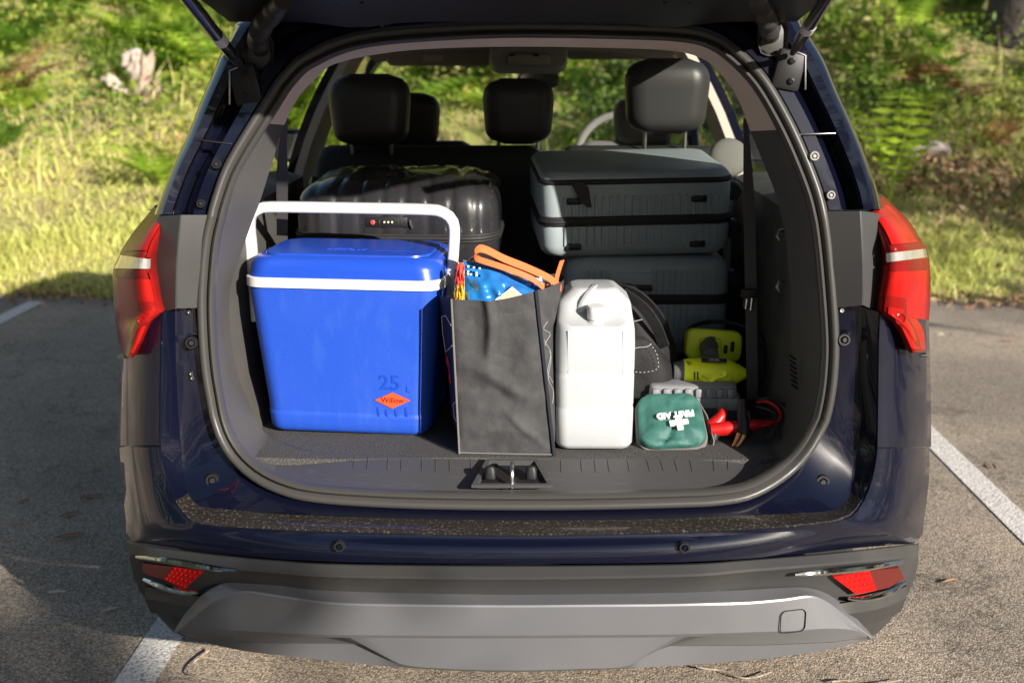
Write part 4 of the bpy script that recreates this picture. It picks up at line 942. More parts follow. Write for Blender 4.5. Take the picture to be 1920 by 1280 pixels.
# striker pocket and latch
mb = MB(); q = [P(912, 864, .262), P(1008, 864, .262), P(1037, 914, .150), P(884, 914, .150)]
q2 = [p + Vector((0, 0, .006)) for p in q]; cz = sum(q2, Vector()) / 4; q3 = [cz + (p - cz) * .86 + Vector((0, .0, -.0)) for p in q2]; q4 = [p + Vector((0, .0, -.012)) for p in q3]
mb.add(*grid([q, q2, q3, q4], True)); mb.obj('striker_surround', SILLM, CAR, angle=20)
mb = MB(); mb.add(q4, [(0, 1, 2, 3)]); mb.obj('striker_floor', BLACKM, CAR)
for px in (919, 996):
    c = P(px, 893, .185); mb = MB(); mb.add(*stack([(0, .026, .022, .008), (.020, .024, .020, .008), (.026, .016, .014, .006)])); mb.v = [c + p + Vector((0, 0, -.002)) for p in mb.v]; mb.obj('striker_guide', BLACKM, CAR)
c = P(960, 900, .180); mb = MB(); mb.add(*tube(V(resample([tuple(c + Vector((0, .03, -.01))), tuple(c + Vector((0, .028, .028))), tuple(c + Vector((0, 0, .034))), tuple(c + Vector((0, -.02, .024))), tuple(c + Vector((0, -.022, -.01)))], 16)), .005, 8)); mb.obj('striker_hoop', STEEL, CAR)
# boot floor and walls
rows = [[Vector((x, y, ZF + .003 * math.sin(x * 9 + y * 7))) for x in np.linspace(-.70, .70, 15)] for y in (.27, .29, .32, .5, .7, 1.0, 1.36)]
rows[0] = [p + Vector((0, 0, -.03)) for p in rows[0]]
v, f = grid(rows); obj('boot_carpet', v, f, CARPET, CAR)
for sg in (-1, 1):
    rows = []
    for z, x0 in ((ZF - .03, .60), (.80, .645), (.95, .655), (1.10, .65), (1.20, .655), (1.215, .70), (1.215, .82)):
        rows.append([Vector((sg * (x0 + (.03 if y < .5 else 0)), y, z)) for y in (.46, .60, .95, 1.25, 1.36)])
    v, f = grid(rows); obj('boot_side_wall', v, f, TRIM_DK, CAR, angle=40)
    rows = [[Vector((sg * x, y, z)) for y in (.46, .9, 1.3)] for z, x in ((1.215, .82), (1.0, .84), (.6, .84))]
    v, f = grid(rows); obj('wheel_well', v, f, BLACKM, CAR)
# folded third row backs
for sg in (-1, 1):
    mb = MB(); lv = pillow_levels(.085, .58, .56, .05, .03); a_, b_ = stack(lv); mb.add([p + Vector((sg * .31, 1.06, ZF)) for p in a_], b_); mb.obj('folded_seat_back', CARPET, CAR)
# vent slots and hooks on the right trim
for k in range(7):
    a = P(1486 + 2 * k * .3, 668 + k * 9, .405 + .001 * k); mb = MB(); mb.add(*box(a + Vector((-.002, -.008, 0)), (.020, .004, .005), .001, rot=Matrix.Rotation(R(35), 3, 'Y'))); mb.obj('vent_slot', BLACKM, CAR)
for py in (432, 528):
    a = P(1470, py, .47); mb = MB(); mb.add(*tube([a, a + Vector((-.012, -.006, 0)), a + Vector((-.018, -.008, -.012)), a + Vector((-.01, -.006, -.022))], .004, 6)); mb.obj('bag_hook', STEEL, CAR)
# ---- seats
def headrest(c, w, h, d, m, parent, posts=True, name='headrest'):
    mb = MB(); rows = []
    for i in range(15):
        s = i / 14; zz = -h / 2 + h * s; e = .40 if s > .5 else .25; ed = min(s, 1 - s) / e; k = math.sqrt(max(0, 1 - (1 - min(1, ed)) ** 2.6)); k = max(k, .05); kb = (1 - .14 * (1 - s)) 
        rows.append([c + Vector((x, y - .02 * s, zz)) for x, y in rrect(w * (.42 + .58 * k) * kb, d * (.3 + .7 * k), .05 * (.3 + .7 * k) + .01, 7)])
    mb.add(*capped(rows)); o = mb.obj(name, m, parent, angle=60)
    if posts:
        for sx in (-.06, .06):
            mb = MB(); mb.add(*tube([c + Vector((sx, 0, -h * .45)), c + Vector((sx, .01, -h * .5 - .09))], .006, 8)); mb.obj('headrest_post', STEEL, o)
    return o
SEATB = mat('seat_back_fabric', (.020, .020, .021), .7, bump=(500, .5, .001))
for x0, x1 in ((-.63, .105), (.125, .63)):
    rows = []; wd = x1 - x0; cx_ = (x0 + x1) / 2
    for z, y, wk, dk in ((.60, 1.36, .96, .16), (.75, 1.365, 1, .17), (1.0, 1.385, 1, .16), (1.18, 1.41, .99, .15), (1.25, 1.42, .96, .13), (1.28, 1.425, .92, .09), (1.288, 1.425, .86, .03)):
        rows.append([Vector((cx_ + x, y + yy, z)) for x, yy in rrect(wd * wk, dk, .05, 5)])
    v, f = capped(rows); obj('rear_seat_back', v, f, SEATB, CAR)
def hr_px(pl, pr, pt, pb, Y, d, m, **k):
    a, b = P(pl, (pt + pb) / 2, Y), P(pr, (pt + pb) / 2, Y); t, u = P((pl + pr) / 2, pt, Y), P((pl + pr) / 2, pb, Y)
    return headrest((a + b) / 2, (b - a).length, (t - u).length, d, m, CAR, **k)
hr_px(615, 775, 139, 274, 1.37, .13, LEATHER); hr_px(902, 1042, 147, 270, 1.40, .11, LEATHER); hr_px(1166, 1332, 110, 250, 1.36, .14, LEATHER)
SUNLEA = mat('sunlit_seat_leather', (.16, .155, .145), .5, bump=(300, .3, .001))  # driver's seat and steering wheel leather, sunlight put into the paler colour
hr_px(706, 829, 174, 276, 2.20, .12, LEATHER, name='front_headrest'); hr_px(1146, 1268, 182, 275, 2.20, .12, SUNLEA, name='front_headrest')
for cx_, m in ((-.36, LEATHER), (.40, SUNLEA)):
    rows = [[Vector((cx_ + x, y + yy, z)) for x, yy in rrect(w_, d_, .06, 5)] for z, y, w_, d_ in ((.55, 2.05, .50, .16), (.9, 2.12, .52, .15), (1.12, 2.18, .48, .13), (1.22, 2.2, .38, .10), (1.245, 2.2, .30, .04))]
    v, f = capped(rows); obj('front_seat_back', v, f, m, CAR)
# dash, wheel, visors, console, mirror
rows = [[Vector((x, y - .05 * (x / .75) ** 2, z)) for x in np.linspace(-.76, .76, 9)] for y, z in ((2.62, .7), (2.60, 1.0), (2.66, 1.09), (2.85, 1.125), (3.22, 1.128))]
v, f = grid(rows); obj('dashboard', v, f, TRIM_DK, CAR)
wc = P(1168, 296, 2.62); WM = Matrix.Translation(wc) @ Matrix.Rotation(R(-24), 4, 'X') @ Matrix.Rotation(R(90), 4, 'X')
mb = MB(); mb.add(*tube([WM @ Vector((.185 * math.cos(a), .185 * math.sin(a), 0)) for a in np.linspace(0, 2 * math.pi, 40, endpoint=False)], .0165, 10, closed=True)); mb.obj('steering_wheel', SUNLEA, CAR)
for pl, pr, pt, pb in ((727, 922, 92, 124), (1062, 1248, 88, 112)):
    a, b = P(pl, pb, 2.38), P(pr, pt, 2.38); c = (a + b) / 2; lv = pillow_levels(.022, abs(b.x - a.x), abs(b.z - a.z), .02, .009); a_, b_ = stack(lv); M = Matrix.Translation(c) @ Matrix.Rotation(R(90), 4, 'X')
    mb = MB(); mb.add([M @ p for p in a_], b_); vis = mb.obj('sun_visor', HEADL, CAR)
    if pl < 800:
        q = P(812, 110, 2.352); mb = MB(); mb.add(*box(q, (.075, .002, .022), .0)); mb.obj('warning_label', mat('visor_label', (.55, .45, .33), .7), vis)
a, b = P(922, 132, 2.25), P(1060, 84, 2.25); c = (a + b) / 2
lv = [(0, .27, .07, .03), (.03, .28, .09, .035), (.08, .29, .11, .04), (.12, .29, .12, .04)]; a_, b_ = stack(lv); M = Matrix.Translation(c) @ Matrix.Rotation(R(-90), 4, 'X')
mb = MB(); mb.add([M @ Vector((p.x, p.y, p.z - .06)) for p in a_], b_); oc = mb.obj('overhead_console', GREYTRIM, CAR)
mb = MB(); mb.add(*box(P(993, 112, 2.17), (.16, .02, .045), .012)); mb.obj('lamp_panel', mat('lamp_cover', (.4, .38, .35), .3), oc)
for px in (960, 1005): 
    mb = MB(); mb.add(*box(P(px, 104, 2.155), (.02, .01, .008), .002)); mb.obj('lamp_button', BLACKM, oc)
c = P(1008, 150, 2.42); a_, b_ = stack(pillow_levels(.03, .16, .062, .028, .01)); M = Matrix.Translation(c) @ Matrix.Rotation(R(8), 4, 'Z') @ Matrix.Rotation(R(90), 4, 'X')
mb = MB(); mb.add([M @ p for p in a_], b_); mr = mb.obj('rear_view_mirror', BLACKM, CAR); a_, b_ = stack([(.0305, .148, .052, .024), (.0315, .148, .052, .024)]); mb = MB(); mb.add([M @ p for p in a_], b_); mb.obj('mirror_glass', CHROME, mr)
mb = MB(); mb.add(*tube([c + Vector((-.02, .02, .02)), c + Vector((-.05, .06, .07))], .012, 8)); mb.obj('mirror_stem', BLACKM, mr)
# ---- third row seat belts
for pp, lab in (([(537, 222, .50), (531, 262, .56), (529, 330, .66), (529, 440, .74), (528, 560, .76)], 'left'), ([(1398, 222, .50), (1400, 262, .53), (1405, 400, .55), (1408, 545, .56), (1411, 748, .58)], 'right')):
    pts = V([tuple(P(*q)) for q in resample(pp, 14)]); wd = [.010 + .018 * min(1, i / 4) for i in range(14)]
    rows = []
    for i, p in enumerate(pts):
        h = wd[i] / 2; rows.append([p + Vector((h, 0, 0)), p + Vector((h, .0025, 0)), p + Vector((-h, .0025, 0)), p + Vector((-h, 0, 0))])
    v, f = capped(rows); bl = obj('seat_belt', v, f, BELT, CAR)
    if lab == 'right':
        q = P(1404, 550, .55); mb = MB(); mb.add(*box(q, (.040, .012, .020), .003)); mb.add(*box(q + Vector((0, 0, -.022)), (.026, .008, .03), .003)); mb.obj('belt_tongue', BLACKM, bl)
        mb = MB(); mb.add(*tube([q + Vector((-.006, -.008, -.012)), q + Vector((-.008, -.008, -.036))], .0022, 6)); mb.add(*tube([q + Vector((.006, -.008, -.010)), q + Vector((.004, -.008, -.040))], .0022, 6)); mb.obj('tongue_plate', CHROME, bl)
# ================================================================== the load
def ringpts(wd, dp, r, n):
    base = rrect(wd, dp, r, 8); a = np.array(base + [base[0]]); L = np.concatenate([[0], np.cumsum(np.linalg.norm(np.diff(a, axis=0), axis=1))]); s = np.linspace(0, L[-1], n + 1)[:-1]
    return [(np.interp(q, L, a[:, 0]), np.interp(q, L, a[:, 1])) for q in s]
def hit(px, py, p0, n):
    d = ray(px, py); return CAM + d * ((p0 - CAM).dot(n) / d.dot(n))
# ---- blue cool box
BLUE = mat('blue_grained_plastic', (0.018, 0.078, 0.50), .42, bump=(420, .45, .0015), rvar=(6, .36, .55), var=(40, (.030, .10, .50), .52, .8, (1, 1, .3))); BLUED = mat('blue_smooth_plastic', (0.014, 0.066, 0.47), .3, bump=(200, .1, .001))
WHITEP = mat('white_plastic', (0.66, 0.66, 0.66), .3, rvar=(5, .22, .4))
xl, xr = P(508, 815, .45).x, P(812, 822, .43).x; tl, tr_ = P(467, 540, .45).x, P(840, 545, .42).x
ccx = (xl + xr + tl + tr_) / 4; wb_, wt_ = (xr - xl), (tr_ - tl); D_ = .30
zs = P(650, 545, .435).z - ZF; zb_ = P(650, 526, .435).z - ZF; zl = P(650, 484, .46).z - ZF
COOL = thing('cool_box', 'bright blue cool box with white handle raised standing in the boot', 'cool box', (ccx, .44 + D_ / 2, ZF))
CM = Matrix.Translation(Vector((ccx, .435 + D_ / 2, ZF + .003))) @ Matrix.Rotation(R(-6), 4, 'Z')
def wid(z): return wb_ + (wt_ - wb_) * z / zs
def dep(z): return D_ - .035 * (1 - z / zs)
lv = [(0, wid(0) - .03, dep(0) - .03, .03), (.004, wid(0) - .012, dep(0) - .012, .035), (.014, wid(.014), dep(.014), .04)]
for z in (.030, .040, .050): lv.append((z, wid(z), dep(z), .042))
lv += [(.052, wid(.052) - .003, dep(.052) - .003, .042), (.056, wid(.056) - .003, dep(.056) - .003, .042)] + [(z, wid(z) - .003, dep(z) - .003, .045) for z in np.linspace(.07, zs, 7)]
v, f = stack(lv, 7); body = obj('body', [CM @ p for p in v], f, BLUE, COOL, angle=50)
lv = [(zs, wt_ - .004, D_ - .004, .045), (zs + .001, wt_ + .008, D_ + .008, .05), (zb_ - .002, wt_ + .008, D_ + .008, .05), (zb_, wt_ + .002, D_ + .002, .05)]
v, f = stack(lv, 7); obj('rim_band', [CM @ p for p in v], f, WHITEP, COOL, angle=40)
hh = zl - zb_
lv = [(zb_, wt_ - .002, D_ - .002, .05)] + [(zb_ + hh * (.25 + .75 * math.sin(R(a))), wt_ - .006 - .055 * (1 - math.cos(R(a))), D_ - .006 - .05 * (1 - math.cos(R(a))), .055) for a in (0, 15, 30, 45, 60, 75, 90)]
lv += [(zl - .0005, wt_ - .068, D_ - .062, .05), (zl + .004, wt_ - .07, D_ - .064, .05), (zl + .0045, wt_ - .078, D_ - .072, .045)]
v, f = stack(lv, 7); lid = obj('lid', [CM @ p for p in v], f, BLUED, COOL, angle=35)
tv, tf = text_on('Willow', .034, .0015, CM @ Vector((-.015, -.045, zl + .0045)), CM.to_3x3() @ Vector((1, 0, 0)), CM.to_3x3() @ Vector((0, 1, 0)), shear=.2); obj('lid_lettering', tv, tf, BLUED, lid, smooth=False)
mb = MB()
for i in range(16): mb.add(*box(CM @ Vector((.060 + .006 * i, -.052 + .002 * (i % 3), zl + .0045)), (.0035, .008, .002)))
mb.obj('lid_texture', BLUED, lid, kind='stuff')
# front face plane
zt = zs - .02; A0 = CM @ Vector((0, -dep(.06) / 2 + .0015, .06)); A1 = CM @ Vector((0, -dep(zt) / 2 + .0015, zt)); rx = (CM.to_3x3() @ Vector((1, 0, 0))).normalized(); uz = (A1 - A0).normalized(); fn = rx.cross(uz)
def onf(px, py): return hit(px, py, A0, fn)
c = onf(731, 718); tv, tf = text_on('25', .052, .0018, c, rx, uz, bold=.0006); obj('size_lettering', tv, tf, BLUED, body, smooth=False)
c = onf(765, 730); tv, tf = text_on('L', .022, .0016, c, rx, uz); obj('size_lettering', tv, tf, BLUED, body, smooth=False)
ORB = mat('orange_badge', (.80, .10, .03), .35)
q = [onf(x, y) for x, y in ((703, 749), (736, 735), (770, 750), (736, 765))]; cb = sum(q, Vector()) / 4
mb = MB(); mb.add(*prism([cb + (p - cb) * 1.07 + fn * .0008 for p in q], fn * .0004)); mb.obj('badge_rim', BLUED, body, smooth=False)
mb = MB(); mb.add(*prism([p + fn * .0005 for p in q], fn * .0022)); bd = mb.obj('badge', ORB, body, smooth=False)
tv, tf = text_on('Willow', .0185, .0004, cb + fn * .0029, rx, uz, bold=.0002); obj('badge_lettering', tv, tf, mat('badge_red', (.22, .01, .01), .5), body, smooth=False)
for px, py0, py1 in ((710, 763, 782), (725, 768, 782), (743, 768, 782), (762, 763, 782)):
    a, b = onf(px, py0), onf(px, py1); mb = MB(); mb.add(*box((a + b) / 2, (.0075, .003, (a - b).length), .001, rot=Matrix((rx, fn * -1, uz)).transposed())); mb.obj('raised_bar', BLUED, body)
# handle
hp = [(482, 600), (472, 470), (468, 425), (472, 402), (488, 391), (515, 388), (660, 390), (800, 393), (832, 399), (848, 414), (852, 436), (848, 500), (840, 566)]
hpts = [P(x, y, .60 - .06 * (x - 470) / 380) for x, y in resample(hp, 60)]
rows = []
for i, p in enumerate(hpts):
    t = (hpts[min(i + 1, 59)] - hpts[max(i - 1, 0)]).normalized(); nn_ = t.cross(Vector((0, 1, 0))).normalized(); rows.append([p + nn_ * x + Vector((0, 1, 0)) * y for x, y in rrect(.026, .034, .008, 3)])
v, f = capped(rows); obj('handle', v, f, WHITEP, COOL, angle=50)
for q, sg in ((hpts[-1], 1), (hpts[2], -1)):
    mb = MB(); mb.add(*lathe([(.018, -.012), (.020, 0), (.016, .010), (.001, .011)], axis_to((sg, 0, 0), q + Vector((0, 0, .012))), 18)); mb.obj('handle_pivot', WHITEP, COOL)

# ---- shopping bag
BAGM = mat('grey_nonwoven_cloth', (.040, .040, .042), .85, bump=[(260, .5, .0012), (14, .35, .02)], var=(30, (.060, .060, .062), .4, .7)); BAGN = mat('navy_bag_print', (.006, .012, .035), .7, bump=(260, .4, .001))
BAG = thing('shopping_bag', 'dark grey cloth shopping bag with orange handles full of groceries', 'bag', tuple(P(950, 857, .45)))
bl, br = P(863, 857, .315), P(1038, 857, .305); ftl, ftr = P(848, 560, .325), P(1004, 545, .315); btr, btl = P(1056, 520, .46), P(834, 556, .58)
bbr, bbl = Vector((br.x + .012, .60, ZF)), Vector((bl.x - .02, .60, ZF)); bkr, bkl = P(1050, 512, .60), P(838, 540, .62)
bl.z = br.z = ZF + .004
def bag_side(b0, b1, t0, t1, nu, nv, topf, seed, amp):
    rows = []
    for j in range(nv + 1):
        t = j / nv; r = []
        for i in range(nu + 1):
            u = i / nu; p = b0.lerp(b1, u).lerp(t0.lerp(t1, u), t); n_ = (b1 - b0).cross(Vector((0, 0, 1))).normalized()
            env = math.sin(math.pi * u) ** .6 * min(1, t * 6 + .1)
            wv = .45 * noise.noise(Vector((u * 2.2 + seed, t * 2.6, 0))) + .22 * noise.noise(Vector((u * 5 + seed, t * 5.5 + u * 3, 3)))
            if seed < 3:
                def fold(d, w_): q_ = max(0.0, 1 - abs(d) / w_); return q_ * q_ * (3 - 2 * q_) * .5 + q_ * .5
                def ramp(x_, a_, b_): q_ = min(1, max(0, (x_ - a_) / (b_ - a_))); return q_ * q_ * (3 - 2 * q_)
                wv += .9 * fold(t - (.565 - .20 * u + .04 * math.sin(6 * u)), .09) - .7 * fold(t - (.46 - .15 * u), .13)
                wv += .8 * fold(u - (.41 + .03 * math.sin(9 * t)), .09) * ramp(t, .50, .75) - .8 * fold(u - .25, .22) * ramp(t, .52, .8)
                wv -= .9 * fold(u - .63, .26) * fold(t - .62, .22); wv += .7 * fold(t - .02 - (.98 - u) * .55, .05) * ramp(u, .40, .75) + .4 * fold(t - .12 - .12 * u, .05) * ramp(.7 - u, 0, .4)
            else:
                wv += -.6 * math.exp(-((t - .62 + .25 * u) / .05) ** 2) * u ** .5
            r.append(p + n_ * (amp * wv * env + .010 * env) + Vector((0, 0, topf(u) * t ** 4)))
        rows.append(r)
    return rows
fr = bag_side(bl, br, ftl, ftr, 44, 64, lambda u: -.010 * math.sin(math.pi * u), 2.1, .011)
v, f = grid(fr); obj('front_panel', v, f, BAGM, BAG, angle=70)
rt = bag_side(br, bbr, ftr, bkr, 14, 30, lambda u: .0, 7.3, .006)
rt = [[p + Vector((.022 * math.sin(math.pi * i / 14) * (j / 30), 0, 0)) for i, p in enumerate(r)] for j, r in enumerate(rt)]
v, f = grid(rt); obj('side_panel', v, f, BAGM, BAG, angle=70)
lf = bag_side(bbl, bl, bkl, ftl, 14, 30, lambda u: .0, 4.4, .006)
lf = [[p + Vector((-.020 * math.sin(math.pi * i / 14) * (j / 30), 0, 0)) for i, p in enumerate(r)] for j, r in enumerate(lf)]
v, f = grid(lf); obj('printed_side_panel', v, f, BAGN, BAG, angle=70)
bk = bag_side(bbr, bbl, bkr, bkl, 12, 20, lambda u: .0, 9.1, .006)
v, f = grid(bk); obj('back_panel', v, f, BAGM, BAG, angle=70)
v, f = box((0, .45, ZF + .006), (.17, .26, .006)); obj('base_board', [Vector((p.x + (bl.x + br.x) / 2, p.y, p.z)) for p in v], f, BAGM, BAG)
PIPE_L = mat('pale_piping', (.15, .145, .135), .8, bump=(400, .8, .002)); PIPE_D = mat('navy_piping', (.008, .011, .02), .7)
mb = MB(); mb.add(*tube([r[0] + Vector((-.002, -.003, 0)) for r in fr], .0026, 6)); mb.add(*tube([p + Vector((0, -.002, .002)) for p in fr[0]], .0018, 6)); mb.obj('stitched_piping', PIPE_L, BAG)
mb = MB(); mb.add(*tube([r[-1] + Vector((.001, -.003, 0)) for r in fr], .0045, 6)); mb.obj('corner_piping', PIPE_D, BAG)
mb = MB()
for i in range(24, 44, 1):
    a, b = fr[57][i].lerp(fr[57][i + 1], .1), fr[57][i].lerp(fr[57][i + 1], .7); mb.add(*tube([a + Vector((0, -.0012, 0)), b + Vector((0, -.0012, 0))], .0009, 4))
mb.obj('hem_stitching', PIPE_L, BAG)
REDT = mat('red_print', (.55, .03, .035), .7); WHT = mat('white_print', (.7, .7, .72), .7)
def on_left(u, t): 
    i = u * 14; j = t * 30; i0, j0 = min(int(i), 13), min(int(j), 29); return lf[j0][i0].lerp(lf[j0][i0 + 1], i - i0).lerp(lf[j0 + 1][i0].lerp(lf[j0 + 1][i0 + 1], i - i0), j - j0)
a, b = on_left(.60, .50), on_left(.92, .50); rxx = (b - a).normalized(); upx = (on_left(.8, .62) - on_left(.8, .40)).normalized()
tv, tf = text_on("'S", .085, .0006, (a + b) / 2 + rxx.cross(upx) * .004, rxx, upx, bold=.003); obj('red_lettering', tv, tf, REDT, BAG, smooth=False)
mb = MB(); mb.add(*tube([on_left(u, t) + Vector((-.002, -.001, 0)) for u, t in ((.97, .83), (.86, .88), (.72, .86), (.66, .74), (.70, .62), (.86, .66), (.97, .70))], .0011, 5)); mb.obj('white_line_print', WHT, BAG); mb = MB(); mb.add(*tube([on_left(u, t) + Vector((-.002, -.001, 0)) for u, t in ((.98, .34), (.88, .30), (.90, .22), (.98, .20))], .0011, 5)); mb.obj('white_line_print', WHT, BAG)
def on_right(u, t):
    i = u * 14; j = t * 30; i0, j0 = min(int(i), 13), min(int(j), 29); return rt[j0][i0].lerp(rt[j0][i0 + 1], i - i0).lerp(rt[j0 + 1][i0].lerp(rt[j0 + 1][i0 + 1], i - i0), j - j0)
mb = MB()
for k_, (t0, t1, ph) in enumerate(((.30, .62, 0), (.42, .70, 2), (.66, .80, 4))):
    mb.add(*tube([on_right(.10 + .05 * math.sin(ph + 9 * s), t0 + (t1 - t0) * s) + Vector((.0005, -.0005, 0)) for s in np.linspace(0, 1, 24)], .0008, 5))
mb.obj('white_line_print', mat('faded_print', (.30, .30, .31), .8), BAG, kind='stuff')
q = on_right(.35, .58); mb = MB(); mb.add(*box(q + Vector((.003, 0, 0)), (.002, .05, .035))); mb.obj('red_print_patch', REDT, BAG)
ORG = mat('orange_webbing', (.85, .14, .035), .65, bump=(300, .5, .001))
def ribbon(pp, width, wdir, m, name, parent, n=30):
    pts = [P(*q) for q in resample(pp, n)]; v, f = strip(pts, wdir, width, .0018); return obj(name, v, f, m, parent, angle=60)
ribbon([(1052, 540, .45), (1030, 522, .44), (990, 503, .43), (945, 485, .42), (915, 470, .41), (898, 466, .405), (890, 474, .40)], .019, (0.05, .55, .8), ORG, 'handle', BAG)
ribbon([(890, 474, .40), (893, 484, .392), (912, 491, .388), (940, 500, .386), (968, 510, .386), (1000, 524, .39), (1020, 540, .40)], .014, (0.1, .35, .9), ORG, 'handle', BAG)
ribbon([(1054, 488, .47), (1049, 503, .47), (1044, 520, .47), (1041, 540, .47)], .011, (1, .2, .2), ORG, 'handle_tail', BAG, 10)
# ---- groceries in the bag
def packet(name, top, bot, Yt, Yb, m, lab, th=.05, seed=0, n=28, grp=None):
    """crinkled bag: top edge and bottom edge given in picture points, front face swollen towards the camera"""
    tp, bt = resample(top, n), resample(bot, n); nv = 22; fr_, bk_ = [], []
    for j in range(nv + 1):
        t = j / nv; a, b = [], []
        for i in range(n):
            u = i / (n - 1); x = tp[i][0] * (1 - t) + bt[i][0] * t; y = tp[i][1] * (1 - t) + bt[i][1] * t; Y = Yt + (Yb - Yt) * t
            sw = (math.sin(math.pi * u) * min(1, t * 2.2)) ** .7 * th; cr = .018 * noise.noise(Vector((u * 6 + seed, t * 5, 0))) + .014 * abs(noise.noise(Vector((u * 11 + t * 9, t * 4, seed))))
            a.append(P(x, y, Y - sw + cr * min(1, t * 4))); b.append(P(x, y, Y + sw * .6 + .004))
        fr_.append(a); bk_.append(b)
    v, f = grid(fr_); v2, f2 = grid([r[::-1] for r in bk_]); k = len(v); v = v + v2; f = f + [tuple(i + k for i in q) for q in f2]
    return tag(obj(name, v, f, m, None, angle=70), lab, 'packet'), fr_
FOILB = mat('blue_foil', (.02, .22, .62), .28, metal=.25, coat=.4, var=(9, (.03, .12, .48), .45, .7)); FOILY = mat('yellow_foil', (.72, .46, .05), .3, coat=.4, var=(28, (.75, .08, .05), .56, .6)); FOILD = mat('deep_blue_foil', (.03, .10, .45), .3, coat=.4)
pk, fs_ = packet('snack_packet', [(868, 489), (900, 494), (930, 498), (960, 515), (985, 527), (1003, 535)], [(866, 590), (900, 596), (940, 596), (980, 590), (1003, 580)], .42, .38, FOILB, 'sky blue foil snack packet at the front of the shopping bag', .045, 1)
mb = MB(); mb.add(*tube([p + Vector((0, -.002, .001)) for p in fs_[0]], .0018, 5)); mb.obj('crimped_seal', mat('silver_foil', (.6, .6, .62), .25, metal=.8), pk, angle=60)
def on_fs(u, t): return fs_[int(t * 22)][int(u * 27)] + Vector((0, -.004, .001))
mb = MB()
for u0, u1, t in ((.10, .24, .12), (.11, .20, .22), (.11, .25, .26)):
    for k in range(7):
        u = u0 + (u1 - u0) * k / 6; p = on_fs(u, t); mb.add(*box(p, (.0045, .0008, .004)))
mb.obj('white_small_print', WHT, pk)
dm = [hit(x, y, on_fs(.66, .5) + Vector((0, -.012, 0)), Vector((0, -1, .25))) for x, y in ((960, 541), (985, 562), (960, 583), (932, 562))]; dc = sum(dm, Vector()) / 4
mb = MB(); mb.add(*prism([dc + (p - dc) * 1.15 for p in dm], Vector((0, .006, 0)))); mb.obj('emblem_rim', WHT, pk, smooth=False); mb = MB(); mb.add(*prism([p + Vector((0, -.002, 0)) for p in dm], Vector((0, .004, 0)))); mb.obj('emblem', mat('cream_print', (.72, .55, .28), .5), pk, smooth=False)
pk2, fs2 = packet('snack_packet', [(972, 524), (990, 520), (1008, 516), (1018, 522)], [(975, 575), (990, 578), (1010, 572), (1022, 560)], .44, .42, FOILD, 'deep blue packet with white lettering behind the sky blue packet', .02, 4)
mb = MB()
for k in range(4):
    p = P(1011 + k * 1.2, 524 + k * 6.5, .405); mb.add(*box(p, (.014, .001, .0045), 0, rot=Matrix.Rotation(R(12), 3, 'Y'))); mb.add(*box(p + Vector((.003 * (-1) ** k, 0, .004)), (.004, .001, .006)))
mb.obj('white_small_print', WHT, pk2)
packet('snack_packet', [(853, 505), (858, 496), (866, 492), (871, 496)], [(850, 570), (856, 574), (866, 574), (872, 572)], .40, .37, FOILY, 'narrow yellow and red packet at the left corner of the shopping bag', .012, 6)
packet('paper_packet', [(1018, 530), (1030, 524), (1044, 530), (1050, 538)], [(1018, 570), (1030, 572), (1044, 566), (1052, 560)], .50, .47, mat('red_white_paper', (.75, .72, .68), .6, var=(30, (.6, .06, .04), .5, .56)), 'white and red packet under the orange handle ends', .012, 8)
packet('paper_packet', [(878, 486), (888, 479), (899, 480), (906, 490)], [(878, 520), (888, 525), (899, 525), (906, 520)], .47, .46, MATS['red_white_paper'], 'white and red packet behind the blue packet under the handle loop', .012, 12)

# ---- water jug
JUGM = mat('milky_jug_plastic', (.45, .47, .49), .34, trans=.0, sss=.25, rvar=(8, .2, .34))
WATER = mat('clear_water', (.85, .92, .93), .02, trans=1.0, ior=1.33)
JUG = thing('water_jug', 'white translucent plastic water jug standing beside the shopping bag', 'jug', (P(1117, 850, .40).x, .33 + .115, ZF))
jc = P(1117, 700, .33).x; Dj = .225; yj = .338 + Dj / 2
def jz(py, Y=.34): return P(1117, py, Y).z
lv = [(ZF + .002, .150, Dj - .04, .024), (ZF + .006, .166, Dj - .018, .027), (ZF + .018, .178, Dj - .002, .028), (jz(790), .180, Dj, .028), (jz(769), .180, Dj, .028), (jz(764), .1775, Dj - .003, .028), (jz(759), .180, Dj - .001, .028), (jz(712), .181, Dj, .028), (jz(706), .181, Dj, .028), (jz(700), .179, Dj - .003, .028), (jz(694), .181, Dj, .028),
      (jz(650), .183, Dj, .038), (jz(625), .181, Dj - .002, .04), (jz(612), .176, Dj - .008, .04)]
lv = [(a, b, c_, d, 0, 0) for a, b, c_, d in lv]
z6 = jz(612)
for s in np.linspace(.08, 1, 9):
    dd = Dj * (1 - .42 * s ** .55); wj = .176 - .012 * s if s < .62 else .1686 - .056 * (s - .62) / .38
    lv.append((z6 + (jz(543, .45) - z6) * s, wj, dd, .030, 0, (Dj - dd) / 2))
zt_ = lv[-1][0]; lv += [(zt_ + .004, lv[-1][1] - .010, lv[-1][2] - .012, .026, 0, lv[-1][5]), (zt_ + .0055, lv[-1][1] - .03, lv[-1][2] - .03, .02, 0, lv[-1][5])]
v, f = stack(lv, 8); jb = obj('body', [p + Vector((jc, yj, 0)) for p in v], f, JUGM, JUG, angle=60)
sc_ = P(1117, 604, .372); mb = MB(); mb.add(*lathe([(.024, -.02), (.022, .004), (.018, .008), (.018, .018)], axis_to((0, -.12, 1), sc_), 22)); mb.obj('neck', JUGM, JUG)
mb = MB(); mb.add(*lathe([(.0195, .010), (.0205, .013), (.0205, .036), (.0185, .040), (.001, .0405)], axis_to((0, -.12, 1), sc_), 26)); mb.obj('cap', WHITEP, JUG)
